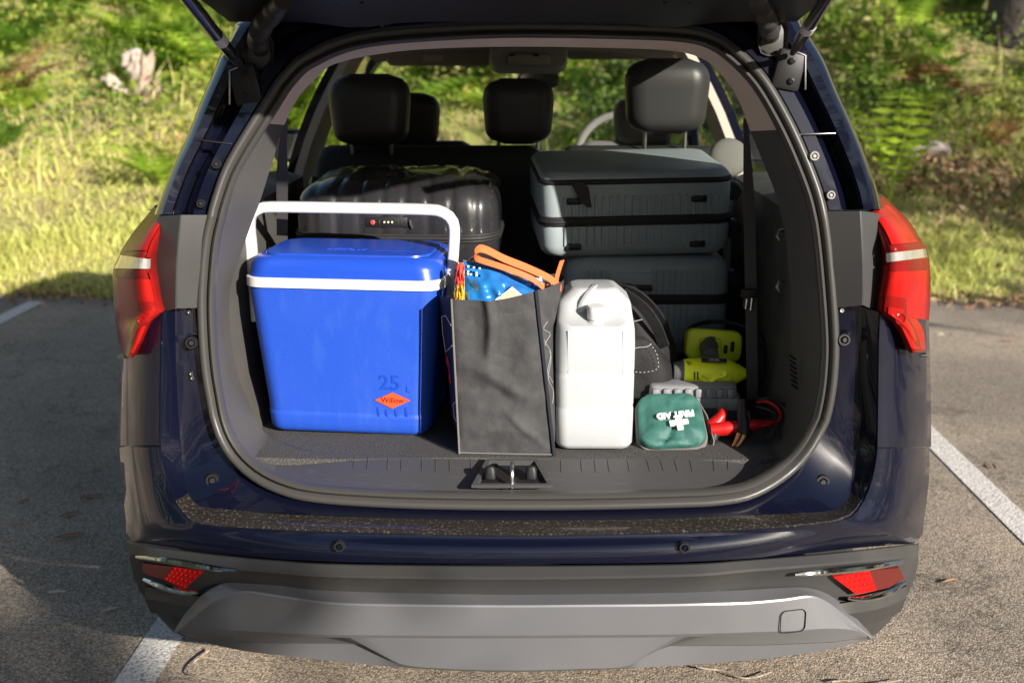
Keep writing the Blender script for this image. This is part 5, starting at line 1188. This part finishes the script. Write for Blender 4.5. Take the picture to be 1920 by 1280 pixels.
hp_ = [P(1084, 604, .40), P(1088, 588, .402), P(1096, 568, .41), P(1106, 553, .43), P(1114, 544, .46), P(1116, 541, .50)]
mb = MB(); mb.add(*tube(V(resample([tuple(p) for p in hp_], 14)), .013, 10)); mb.obj('grip', JUGM, JUG)
for sx in (-1, 1):
    mb = MB(); mb.add(*box(Vector((jc + sx * .062, .3405, jz(660))), (.006, .005, .10), .0024)); mb.obj('side_rib', JUGM, JUG)

# ---- suitcases
def dome(W, Dp, cr, H, p, n=112, rings=16, rib=None, sgn=1):
    rows = []
    for i in range(rings + 1):
        a = R(90 * i / rings); r = math.cos(a) ** (2 / p) if i < rings else 0.02; zz = H * math.sin(a) ** (2 / p)
        rr_ = []
        for x, y in ringpts(W, Dp, cr, n):
            X, Y = x * r, y * r; s = 1.0
            if rib: 
                g = rib(X / W); X, Y, z_ = X, Y * (1 - .022 * g), zz * (1 - .04 * g)
            else: z_ = zz
            rr_.append(Vector((X, Y, sgn * z_)))
        rows.append(rr_)
    if sgn < 0: rows = [r[::-1] for r in rows]
    v, f = grid(rows, True); f.append(tuple(range(len(v) - n, len(v)))); return v, f
GLOSSB = mat('black_polycarbonate', (.022, .022, .024), .2, coat=.7, bump=(6, .12, .006), rvar=(9, .16, .42), var=(160, (.12, .115, .11), .70, .76))
ZIPM = mat('black_zip_tape', (.016, .016, .017), .6, bump=(300, .6, .001))
def ring_tube(W, Dp, cr, z, r, n=80): return tube([Vector((x, y, z)) for x, y in ringpts(W, Dp, cr, n)], r, 8, closed=True)
bx0, bx1 = P(548, 400, .80).x, P(938, 400, .80).x; WB = bx1 - bx0; zseam = P(740, 440, .80).z
BS = thing('black_suitcase', 'glossy black hard shell suitcase with combination lock lying behind the cool box', 'suitcase', ((bx0 + bx1) / 2, 1.02, zseam - .13))
DB = .44; BM = Matrix.Translation(Vector(((bx0 + bx1) / 2, .80 + DB / 2, zseam))) @ Matrix.Rotation(R(-1.5), 4, 'Z') @ Matrix.Rotation(R(2.5), 4, 'X')
def ribf(u):
    k = (u * 9.0) % 1.0; return math.exp(-((k - .5) / .13) ** 2) * (1 if abs(u) < .46 else .0)
v, f = dome(WB, DB, .085, .138, 4.4, n=220, rings=22, rib=ribf); obj('upper_shell', [BM @ (p + Vector((0, 0, .008))) for p in v], f, GLOSSB, BS, angle=60)
v, f = dome(WB, DB, .085, .115, 3.6, n=120, rings=14, sgn=-1); obj('lower_shell', [BM @ (p - Vector((0, 0, .008))) for p in v], f, GLOSSB, BS, angle=60)
mb = MB()
for dz, r in ((.008, .0045), (0, .007), (-.008, .0045)): mb.add(*ring_tube(WB + .001, DB + .001, .086, dz, r))
mb.xf(BM); mb.obj('zip', ZIPM, BS, angle=60)
ql = hit(724, 417, BM @ Vector((0, -DB / 2 - .004, .03)), (BM.to_3x3() @ Vector((0, -1, .1))).normalized())
mb = MB(); mb.add(*box(ql + Vector((0, .012, 0)), (.112, .022, .030), .005, rot=BM.to_3x3())); lk = mb.obj('combination_lock', BLACKM, BS)
mb = MB(); mb.add(*lathe([(.0065, 0), (.0065, .002), (.004, .003), (.0005, .003)], axis_to((0, -1, .1), ql + Vector((-.035, .0005, 0))), 14)); mb.obj('red_button', mat('red_button_plastic', (.35, .05, .04), .5), lk)
for k in range(3):
    mb = MB(); mb.add(*tube([ql + Vector((-.004 + k * .010 - .0035, .003, 0)), ql + Vector((-.004 + k * .010 + .0035, .003, 0))], .006, 12)); dl_ = mb.obj('number_dial', STEEL if k else STEEL, lk)
    mb = MB(); mb.add(*box(ql + Vector((-.004 + k * .010, -.0032, .001)), (.004, .001, .005))); mb.obj('digit', mat('cream_digit', (.75, .68, .5), .5), lk)
for dx in (-.018, .030, .040): 
    mb = MB(); mb.add(*box(ql + Vector((dx, .0005, 0)), (.004, .002, .014), .0008)); mb.obj('slider', PLASTIC, lk)
q0 = ql + Vector((.062, 0, .006)); mb = MB(); mb.add(*tube([q0, q0 + Vector((.002, -.002, -.012)), q0 + Vector((.006, -.001, -.022))], .003, 6)); mb.obj('zip_puller', STEEL, BS)
for dx, y_ in ((-.23, .30), (.24, .24)):
    q = BM @ Vector((dx, y_ - .22 + .02, .135)); 
q = BM @ Vector((-WB / 2 + .035, -.02, .105)); mb = MB(); mb.add(*lathe([(.026, -.02), (.026, .02), (.012, .026), (.0005, .026)], axis_to((-1, -.2, .2), q), 18)); mb.obj('castor', mat('castor_rubber', (.02, .022, .025), .4), BS)
# fabric case under it
FAB = mat('charcoal_case_fabric', (.040, .036, .033), .9, bump=[(220, .8, .002)], var=(20, (.055, .05, .045), .4, .7))
FC = thing('fabric_suitcase', 'charcoal fabric suitcase underneath the glossy black suitcase', 'suitcase', ((bx0 + bx1) / 2, 1.04, ZF + .085))
zfc = zseam - .118; a_, b_ = stack(pillow_levels(zfc - (ZF + .087), WB - .02, .44, .05, .02)); obj('body', [p + Vector(((bx0 + bx1) / 2 + .006, 1.02, ZF + .087)) for p in a_], b_, FAB, FC, angle=50)
mb = MB(); mb.add(*ring_tube(WB - .016, .444, .052, zfc - .03, .004)); mb.add(*ring_tube(WB - .016, .444, .052, zfc - .10, .004)); mb.v = [p + Vector(((bx0 + bx1) / 2 + .006, 1.02, 0)) for p in mb.v]; mb.obj('zip', ZIPM, FC)
mb = MB(); mb.add(*box(((bx0 + bx1) / 2 + .05, .798, zfc - .16), (.30, .012, .10), .006)); mb.obj('front_pocket', FAB, FC)
# slate grey ribbed cases
SLATE = mat('slate_polycarbonate', (.30, .355, .365), .42, bump=(700, .25, .0008), rvar=(6, .36, .52))
SLATEL = SLATE
def ribbed_case(root, M, W, Dp, H, zz, lid, latch=False):
    """zz: zip level as share of the height; ribs on the front face; black feet"""
    z1 = H * zz; cr = .045
    def half(z0, z1_, e0, e1):
        out = []
        for a in (0, 30, 60, 90): out.append((z0 + e0 * (1 - math.cos(R(a))), W - 2 * e0 * (1 - math.sin(R(a))), Dp - 2 * e0 * (1 - math.sin(R(a))), cr))
        for a in (0, 30, 60, 90): out.append((z1_ - e1 + e1 * math.sin(R(a)), W - 2 * e1 * (1 - math.cos(R(a))), Dp - 2 * e1 * (1 - math.cos(R(a))), cr))
        return stack(out, 7)
    v, f = half(0, z1 - .009, .035, .003); s1 = obj('lower_shell', [M @ p for p in v], f, SLATE, root, angle=50)
    ztop = H - (.030 if lid else 0)
    v, f = half(z1 + .009, ztop, .003, .035 if not lid else .004); s2 = obj('upper_shell', [M @ p for p in v], f, SLATE, root, angle=50)
    mb = MB()
    for dz in (-.007, 0, .007): mb.add(*ring_tube(W + (.006 if dz == 0 else 0), Dp + (.006 if dz == 0 else 0), cr, z1 + dz, .0065))
    mb.xf(M); mb.obj('zip', ZIPM, root, angle=60)
    if lid:
        mb = MB(); mb.add(*ring_tube(W - .004, Dp - .004, cr, ztop + .004, .0075)); mb.xf(M); mb.obj('lid_zip', ZIPM, root, angle=60)
        v, f = stack([(ztop + .008, W - .006, Dp - .006, cr), (ztop + .012, W - .004, Dp - .004, cr), (H - .010, W - .010, Dp - .010, cr), (H - .002, W - .026, Dp - .026, cr), (H, W - .05, Dp - .05, cr - .01), (H + .0015, W * .5, Dp * .5, .04)], 7); obj('lid', [M @ p for p in v], f, SLATE, root, angle=60)
        p0 = M @ Vector((-W * .32, -Dp / 2 - .010, ztop + .004)); mb = MB()
        rows = [[p0 + Vector((a * 1.0, -.004 - b * .02, -b)) for a in (-w_, w_)] for b, w_ in ((-.004, .016), (.01, .020), (.045, .014), (.062, .006))]
        rows = [[r[0] + Vector((.012 * i, 0, 0)), r[1] + Vector((.012 * i, 0, 0)), r[1] + Vector((.012 * i, .004, 0)), r[0] + Vector((.012 * i, .004, 0))] for i, r in enumerate(rows)]
        mb.add(*capped(rows)); mb.obj('zip_tag', ZIPM, root)
    # ribs
    for nm, za, zb2, off in (('rib', .030, z1 - .020, 0), ('rib', z1 + .020, ztop - .026, 0)):
        for i in range(21):
            x = -W / 2 + .065 + (W - .11) * i / 20
            if latch and abs(x + .06) < .055 and za > z1: continue
            c = M @ Vector((x, -Dp / 2 - .0008, (za + zb2) / 2 - (.012 if za > z1 else -.012) * .5)); mb = MB(); mb.add(*box(c, (.0085, .009, zb2 - za), .002, rot=M.to_3x3(), seg=1)); mb.obj('rib', SLATE, root)
    for x in (-W * .33, W * .32):
        for z in ((.035, z1 + (ztop - z1) * .55) if not latch else (.035,)):
            c = M @ Vector((x, -Dp / 2 - .003, z)); mb = MB(); mb.add(*box(c, (.042, .012, .018), .005, rot=M.to_3x3())); mb.obj('foot', BLACKM, root)
    for x, y, z in ((W / 2, -Dp * .32, .06), (W / 2, -Dp * .30, H - .07), (W / 2, Dp * .32, .06)):
        c = M @ Vector((x + .016, y, z)); mb = MB(); mb.add(*lathe([(.022, -.014), (.026, -.008), (.026, .008), (.022, .014)], axis_to(M.to_3x3() @ Vector((0, 1, .2)), c), 18)); mb.add(*box(c + Vector((-.014, 0, 0)), (.022, .04, .03), .006)); mb.obj('castor', MATS['castor_rubber'], root)
    if latch:
        c = M @ Vector((-.045, -Dp / 2 - .002, z1 + .048)); mb = MB(); mb.add(*box(c, (.118, .012, .050), .004, rot=M.to_3x3())); pl_ = mb.obj('latch_plate', SLATE, root)
        mb = MB(); mb.add(*box(c + Vector((0, -.006, -.014)), (.112, .012, .016), .004, rot=M.to_3x3())); mb.obj('combination_lock', BLACKM, pl_)
gx0, gx1 = P(1003, 400, .86).x, P(1366, 395, .86).x; zg0, zg1 = P(1180, 476, .86).z, P(1180, 312, .86).z
U_ = thing('slate_suitcase', 'slate grey ribbed suitcase lying on top of the stack on the right', 'suitcase', ((gx0 + gx1) / 2, 1.05, zg0))
UM = Matrix.Translation(Vector(((gx0 + gx1) / 2, .865 + .20, zg0 + .002))) @ Matrix.Rotation(R(4.5), 4, 'Z') @ Matrix.Rotation(R(4.0), 4, 'X') @ Matrix.Rotation(R(-0.8), 4, 'Y')
ribbed_case(U_, UM, gx1 - gx0, .40, zg1 - zg0, .44, True)
lx0, lx1 = P(1058, 540, .86).x, P(1368, 540, .86).x
L_ = thing('slate_suitcase', 'slate grey ribbed suitcase at the bottom of the stack behind the backpack', 'suitcase', ((lx0 + lx1) / 2, 1.05, ZF + .085))
zl0, zl1 = ZF + .087, P(1200, 484, .86).z
LM = Matrix.Translation(Vector(((lx0 + lx1) / 2, .865 + .19, zl0))) @ Matrix.Rotation(R(1), 4, 'Z')
ribbed_case(L_, LM, lx1 - lx0, .38, zl1 - zl0, (P(1200, 562, .86).z - zl0) / (zl1 - zl0), False, latch=True)
# small round grey item of unidentified kind by the right quarter window
mb = MB()
q = P(1366, 296, 1.20); rows = []
a_, b_ = dome(.115, .115, .0574, .03, 2.4, n=40, rings=8); MM = Matrix.Translation(q) @ Matrix.Rotation(R(70), 4, 'X'); mb.add([MM @ p for p in a_], b_)
hat = mb.obj('round_item', mat('grey_felt', (.16, .155, .14), .9, bump=(200, .6, .002)), None, angle=60); tag(hat, 'round grey felt hat lying behind the upper slate suitcase', 'hat')

# ---- backpack
PACKM = mat('black_pack_nylon', (.006, .006, .007), .75, bump=[(350, .4, .001), (16, .4, .02)])
BP = thing('backpack', 'black backpack with white reflective stitching slumped behind the water jug', 'backpack', tuple(P(1190, 745, .62)))
c = P(1180, 646, .66); rows = []
def blob(c, w_, d_, h_, seed, n=30, m_=18, amp=.02, lean=0.0):
    rows = []
    for j in range(m_ + 1):
        s = j / m_; zz = -h_ / 2 + h_ * s; k = (math.sin(math.pi * (.06 + .88 * s))) ** .42; wk = 1.0 - .28 * s ** 2.2
        rows.append([c + Vector((x * k * wk + lean * (s - .5), y * k, zz)) + Vector((x, y, 0)).normalized() * amp * noise.noise(Vector((x * 9 + seed, y * 9, zz * 9))) for x, y in ringpts(w_, d_, .09, n)])
    return capped(rows)
v, f = blob(c + Vector((-.015, 0, 0)), .265, .20, .30, 2, n=48, m_=26, lean=-.05); obj('main_compartment', v, f, PACKM, BP, angle=70)
v, f = blob(c + Vector((.005, -.07, -.05)), .215, .12, .19, 6, n=40, m_=20, amp=.012); obj('front_pocket', v, f, PACKM, BP, angle=70)
REFL_ = mat('reflective_thread', (.34, .34, .34), .5)
def on_pack(px, py): return P(px - 6, py, .66 - .135)
for pp in ([(1188, 655), (1205, 651), (1218, 650), (1228, 645)],):
    mb = MB(); mb.add(*tube([on_pack(x, y) for x, y in resample(pp, 10)], .0009, 5)); mb.obj('reflective_seam', REFL_, BP)
mb = MB(); dp_ = resample([(1190, 696), (1210, 698), (1230, 695), (1240, 690), (1240, 676), (1236, 660), (1222, 640)], 15)
for i in range(0, 14): mb.add(*tube([on_pack(*dp_[i]), on_pack(*(dp_[i] + (dp_[i + 1] - dp_[i]) * .4))], .0010, 5))
mb.obj('reflective_stitching', REFL_, BP)
mb = MB(); mb.add(*tube([on_pack(x, y) + Vector((0, .02, 0)) for x, y in resample([(1190, 610), (1196, 606), (1204, 604), (1212, 602)], 8)], .0009, 5)); mb.obj('reflective_seam', REFL_, BP)
for pp in ([(1165, 545, .56), (1205, 575, .54), (1230, 610, .54), (1246, 650, .56)], [(1150, 535, .60), (1195, 552, .58), (1238, 600, .60), (1258, 660, .62)]):
    pts = [P(*q) for q in resample(pp, 12)]; v, f = strip(pts, (.6, -.5, .4), .03, .006); obj('shoulder_strap', v, f, PACKM, BP)
# ---- tool case
GCASE = mat('grey_case_plastic', (.20, .205, .22), .5, bump=(500, .3, .001))
TC = thing('tool_case', 'flat grey plastic tool case lying behind the first aid kit', 'tool case', tuple(P(1300, 800, .56)))
t0_, t1_ = P(1216, 740, .50).x, P(1388, 740, .50).x; zc1 = P(1300, 727, .50).z; tcx = (t0_ + t1_) / 2
hh_ = zc1 - ZF
v, f = stack([(0, t1_ - t0_ - .01, .17, .012), (.006, t1_ - t0_, .18, .015), (hh_ * .45, t1_ - t0_ + .004, .182, .015), (hh_ * .5, t1_ - t0_ + .004, .182, .015)], 4); obj('lower_tray', [p + Vector((tcx, .595, ZF + .002)) for p in v], f, mat('dark_grey_case', (.055, .058, .068), .5), TC, angle=40)
v, f = stack([(hh_ * .50, t1_ - t0_ + .006, .184, .015), (hh_ * .72, t1_ - t0_ + .006, .184, .015), (hh_ * .74, t1_ - t0_ - .008, .172, .014), (hh_ * .97, t1_ - t0_ - .012, .168, .014), (hh_, t1_ - t0_ - .022, .156, .012)], 4); obj('cover', [p + Vector((tcx, .595, ZF + .003)) for p in v], f, GCASE, TC, angle=40)
for i in range(8):
    x = t0_ + .018 + (t1_ - t0_ - .04) * i / 7; mb = MB(); mb.add(*box((x, .595 - .088, ZF + hh_ * .86), (.015, .012, hh_ * .2), .003)); mb.obj('cover_rib', GCASE, TC)
mb = MB(); mb.add(*box((t1_ - .03, .595 - .094, ZF + hh_ * .62), (.05, .01, .03), .003)); mb.obj('latch', GCASE, TC)
# ---- cordless blower on its side
LIME = mat('lime_green_plastic', (.74, .84, .02), .42, bump=(500, .2, .0008), rvar=(8, .35, .5)); CHAR = mat('charcoal_plastic', (.085, .086, .09), .5, bump=(400, .3, .001))
IN = thing('cordless_tool', 'lime green cordless power tool lying on the grey tool case', 'power tool', tuple(P(1330, 722, .60)))
ax = P(1300, 697, .585); sp = (P(1310, 697, .585) - ax).length / 10
d0 = Vector((1, .03, -.03)).normalized(); TM = Matrix.Translation(P(1262, 697, .585)) @ Vector(d0).to_track_quat('Z', 'Y').to_matrix().to_4x4()
v, f = lathe([(r * sp, z * sp) for r, z in ((23.5, 18), (25, 21), (27, 30), (28.5, 52), (28.5, 62), (28, 95), (26, 104), (22, 114), (16, 126), (10, 136), (8.5, 140))], TM, 28); bdy = obj('housing', v, f, LIME, IN, angle=40)
v, f = lathe([(r * sp, z * sp) for r, z in ((10, -2), (18, 0), (20.5, 6), (21.5, 14), (23.5, 18), (22, 22))], TM, 24); obj('nose_cap', v, f, CHAR, IN, angle=40)
c = P(1339, 675, .556); mb = MB(); mb.add(*box(c + Vector((0, 0, -.001)), (.062, .004, .011), .001, rot=Matrix.Rotation(R(-35), 3, 'X') @ Matrix.Rotation(R(2), 3, 'Y'))); lb_ = mb.obj('name_plate', BLACKM, IN)
Rr = Matrix.Rotation(R(-35), 3, 'X'); tv, tf = text_on('RYOBI', .0085, .0003, c + Rr @ Vector((0, -.003, -.001)), Rr @ Vector((1, 0, -.03)), Rr @ Vector((0, 0, 1)), bold=.0003); obj('plate_lettering', tv, tf, mat('plate_grey', (.25, .25, .25), .5), lb_, smooth=False)
def onbody(px, py, k=1.0):
    o_ = TM.translation; az = TM.to_3x3() @ Vector((0, 0, 1)); d = ray(px, py); w_ = CAM - o_; dp = d - az * d.dot(az); wp = w_ - az * w_.dot(az); r_ = 27.5 * sp * k
    A, B, C = dp.dot(dp), 2 * dp.dot(wp), wp.dot(wp) - r_ * r_; t = (-B - math.sqrt(max(0, B * B - 4 * A * C))) / (2 * A); return CAM + d * t
for k in range(9):
    a, b = onbody(1314 + k * 4.4, 692), onbody(1318 + k * 4.4, 701); mb = MB(); mb.add(*tube([a, b], .0012, 5)); mb.obj('vent_slot', BLACKM, IN)
for px in (1302, 1308): 
    mb = MB(); mb.add(*tube([onbody(px, 697, 1.03), onbody(px, 704, 1.03), onbody(px, 712, 1.03)], .0016, 5)); mb.obj('vent_slot', BLACKM, IN)
for k in range(3): 
    mb = MB(); mb.add(*tube([onbody(1288 + 4 * k, 678, .96), onbody(1292 + 4 * k, 684, .96)], .0014, 5)); mb.obj('vent_slot', BLACKM, IN)
pts = [onbody(x, y, 1.04) for x, y in resample([(1312, 706), (1322, 712), (1332, 716), (1344, 707), (1356, 706), (1362, 698)], 14)]; mb = MB(); mb.add(*tube(pts, .006, 8)); mb.obj('moulded_ridge', LIME, IN)
for px in (1368, 1373, 1378, 1386, 1392):
    q = TM @ Vector((0, 0, (px - 1262) * sp)); rr_ = interp((px - 1262), [95, 104, 114, 126, 136], [28, 26, 22, 16, 10]) * sp
    mb = MB(); mb.add(*tube([q + Matrix.Rotation(a, 3, d0) @ (Vector((0, -.7, .7)).normalized() * (rr_ + .0006)) for a in np.linspace(-.9, 1.2, 12)], .0012, 5)); mb.obj('nozzle_rib', LIME, IN)
g0, g1 = P(1332, 668, .62), P(1336, 640, .72); mb = MB(); mb.add(*tube([g0, g0.lerp(g1, .5) + Vector((-.008, 0, .002)), g1], [.021, .024, .022], 12)); mb.obj('grip', CHAR, IN)
a_, b_ = stack(pillow_levels(.05, P(1386, 645, .74).x - P(1281, 645, .74).x, P(1330, 617, .74).z - P(1330, 673, .74).z, .022, .008)); MM = Matrix.Translation(P(1333, 645, .74)) @ Matrix.Rotation(R(4), 4, 'Y') @ Matrix.Rotation(R(80), 4, 'X')
obj('battery_base', [MM @ p for p in a_], b_, LIME, IN, angle=50)
mb = MB(); mb.add(*tube([MM @ Vector((-.035, -.032, .046)), MM @ Vector((-.030, .010, .056)), MM @ Vector((.006, .012, .056)), MM @ Vector((.018, -.032, .046))], .010, 10)); mb.obj('base_rim', LIME, IN)
mb = MB(); mb.add(*box(MM @ Vector((.047, .0, .05)), (.010, .004, .026), .001, rot=MM.to_3x3() @ Matrix.Rotation(R(90), 3, 'X'))); mb.add(*box(MM @ Vector((.030, -.008, .05)), (.010, .004, .022), .001, rot=MM.to_3x3() @ Matrix.Rotation(R(90), 3, 'X'))); mb.obj('base_slot', BLACKM, IN)
CAB = mat('black_cable', (.015, .015, .016), .4)
pts = [P(*q) for q in resample([(1286, 672, .72), (1284, 640, .74), (1296, 614, .76), (1330, 603, .78), (1376, 606, .78), (1412, 622, .76), (1432, 648, .72), (1440, 680, .68), (1432, 706, .64), (1418, 716, .62)], 50)]
cab = MB(); cab.add(*tube(pts, .006, 8)); tag(cab.obj('air_hose', CAB, None, angle=60), 'black hose looping behind the lime green power tool', 'hose')
# ---- jumper leads
JL = thing('jumper_leads', 'red and black jumper leads bunched right of the first aid kit', 'jumper leads', tuple(P(1400, 830, .42)))
REDP = mat('red_clamp_plastic', (.42, .008, .008), .4); COP = mat('copper', (.72, .36, .18), .35, metal=.9)
def pipe(pp, r, m, name, n=24, sec=8):
    pts = [P(*q) for q in resample(pp, n)] if len(pp) > 2 else [P(*q) for q in pp]
    if hasattr(r, '__len__'): r = list(np.interp(np.linspace(0, 1, len(pts)), np.linspace(0, 1, len(r)), r))
    mb = MB(); mb.add(*tube(pts, r, sec)); return mb.obj(name, m, JL, angle=50)
pipe([(1330, 800, .43), (1342, 792, .435), (1352, 780, .44), (1357, 768, .45)], [.016, .017, .014, .010], REDP, 'red_clamp_handle')
pipe([(1332, 806, .42), (1360, 803, .42), (1400, 798, .42), (1430, 795, .43), (1446, 792, .43)], [.017, .018, .015, .014, .007], REDP, 'red_clamp_handle')
pipe([(1338, 814, .415), (1338, 824, .41), (1344, 832, .41)], [.014, .012, .007], BLACKM, 'clamp_jaw')
pipe([(1391, 748, .42), (1392, 775, .415), (1394, 800, .41), (1394, 815, .405)], [.008, .012, .015, .016], BLACKM, 'black_clamp_handle')
pipe([(1402, 770, .43), (1402, 795, .425), (1398, 814, .42)], [.008, .012, .013], BLACKM, 'black_clamp_handle')
pipe([(1386, 812, .395), (1380, 826, .390), (1373, 838, .385)], [.006, .005, .003], COP, 'copper_tooth'); pipe([(1396, 816, .392), (1388, 830, .387), (1377, 841, .383)], [.006, .005, .003], COP, 'copper_tooth')
pipe([(1420, 754, .52), (1438, 753, .50), (1456, 763, .47), (1464, 778, .44), (1458, 790, .43), (1440, 796, .42), (1420, 798, .42)], .0046, REDP, 'red_lead', 40)
pipe([(1424, 748, .53), (1446, 748, .51), (1466, 760, .47), (1474, 775, .45), (1470, 790, .44)], .004, CAB, 'black_lead', 40)
pipe([(1418, 762, .50), (1440, 768, .48), (1456, 778, .45), (1446, 792, .44), (1424, 800, .43)], .004, CAB, 'black_lead', 40)
pipe([(1446, 796, .42), (1456, 808, .40), (1464, 826, .375), (1468, 843, .36)], .0026, CAB, 'thin_lead', 20)
# ---- first aid kit
TEAL = mat('green_kit_nylon', (.028, .11, .092), .6, bump=[(420, .5, .001), (22, .5, .012)], var=(5, (.045, .15, .125), .4, .7)); GREYZ = mat('grey_zip_tape', (.16, .15, .14), .8, bump=(400, .8, .002))
b0_, t0v = P(1264, 842, .352), P(1250, 748, .475); b0_.z += .012; t0v.z += .016
uy_ = (t0v - b0_).normalized(); ux_ = Vector((1, .16, .16)); ux_ = (ux_ - uy_ * ux_.dot(uy_)).normalized(); uz_ = ux_.cross(uy_)
FA = thing('first_aid_kit', 'green first aid pouch with upside down lettering and white cross', 'first aid kit', tuple(P(1265, 850, .37)))
FM = Matrix.Translation((b0_ + t0v) / 2) @ Matrix((ux_, uy_, uz_)).transposed().to_4x4(); HK = (t0v - b0_).length
rows = []; WK = .155
for i in range(13):
    a = R(90 * i / 12); r = math.cos(a) ** .55 if i < 12 else .02; zz = .019 * math.sin(a) ** .5
    rr_ = []
    for x, y in ringpts(WK, HK, .035, 64):
        X, Y = x * r, y * r; Xs = X * (1 - .10 * (Y / HK)) ; dent = .010 * noise.noise(Vector((X * 22, Y * 22, 5))) + .006 * noise.noise(Vector((X * 60, Y * 45, 2))) - .006 * math.exp(-((X - .6 * Y - .02) / .006) ** 2) * (Y < .01) + .016 * math.exp(-((X - .055) / .03) ** 2 - ((Y + .05) / .02) ** 2) - .014 * math.exp(-((X - .045) / .02) ** 2 - ((Y + .072) / .012) ** 2) - .008 * math.exp(-((Y + .055) / .010) ** 2) * (X > -.03)
        rr_.append(FM @ Vector((Xs, Y, zz - .013 + dent * .8 * (1 if i > 2 else .3))))
    rows.append(rr_)
v, f = grid(rows, True); f.append(tuple(range(len(v) - 64, len(v)))); top = obj('cover', v, f, TEAL, FA, angle=70)
v, f = stack([(-.052, WK - .03, HK - .03, .03), (-.048, WK - .008, HK - .008, .034), (-.030, WK, HK, .036), (-.022, WK, HK, .036)], 8); obj('back_half', [FM @ Vector((p.x * (1 - .10 * p.y / HK), p.y, p.z)) for p in v], f, TEAL, FA, angle=50)
for dz in (-.021, -.031):
    mb = MB(); mb.add(*tube([FM @ Vector((x * (1 - .10 * y / HK) * 1.01, y * 1.01, dz)) for x, y in ringpts(WK, HK, .036, 60)], .0036, 6, closed=True)); mb.obj('zip_tape', GREYZ, FA, angle=60)
mb = MB(); v, f = strip([FM @ Vector((-.07, -HK / 2 - .004, -.05)), FM @ Vector((-.03, -HK / 2 - .012, -.045)), FM @ Vector((.02, -HK / 2 - .010, -.035)), FM @ Vector((.05, -HK / 2 + .0, -.02))], (0, .6, .5), .018, .003); obj('binding_strap', v, f, GREYZ, FA)
v, f = strip([FM @ Vector((WK / 2 * .9, HK / 2 * .75, -.03)), FM @ Vector((WK / 2 * 1.12, .01, -.034)), FM @ Vector((WK / 2 * 1.22, -HK / 2 * .8, -.04))], (0.2, 0, 1), .03, .003); obj('side_binding', v, f, GREYZ, FA)
def onkit(px, py, off=.0120):
    return hit(px, py, FM @ Vector((0, 0, off)), uz_)
cr_ = onkit(1273, 792); tx = (onkit(1300, 789) - onkit(1245, 795)).normalized(); ty = uz_.cross(tx)
mb = MB(); M3 = Matrix((tx, ty, uz_)).transposed(); mb.add(*box(cr_, (.044, .013, .007), .0004, rot=M3)); mb.add(*box(cr_ + uz_ * .0003, (.014, .040, .007), .0004, rot=M3)); mb.obj('white_cross', mat('white_kit_print', (.82, .84, .83), .6), FA, smooth=False)
tv, tf = text_on('FIRST AID', .0205, .003, onkit(1266, 777, .0135), -tx, -ty, bold=.0009); obj('kit_lettering', tv, tf, MATS['white_kit_print'], FA, smooth=False)
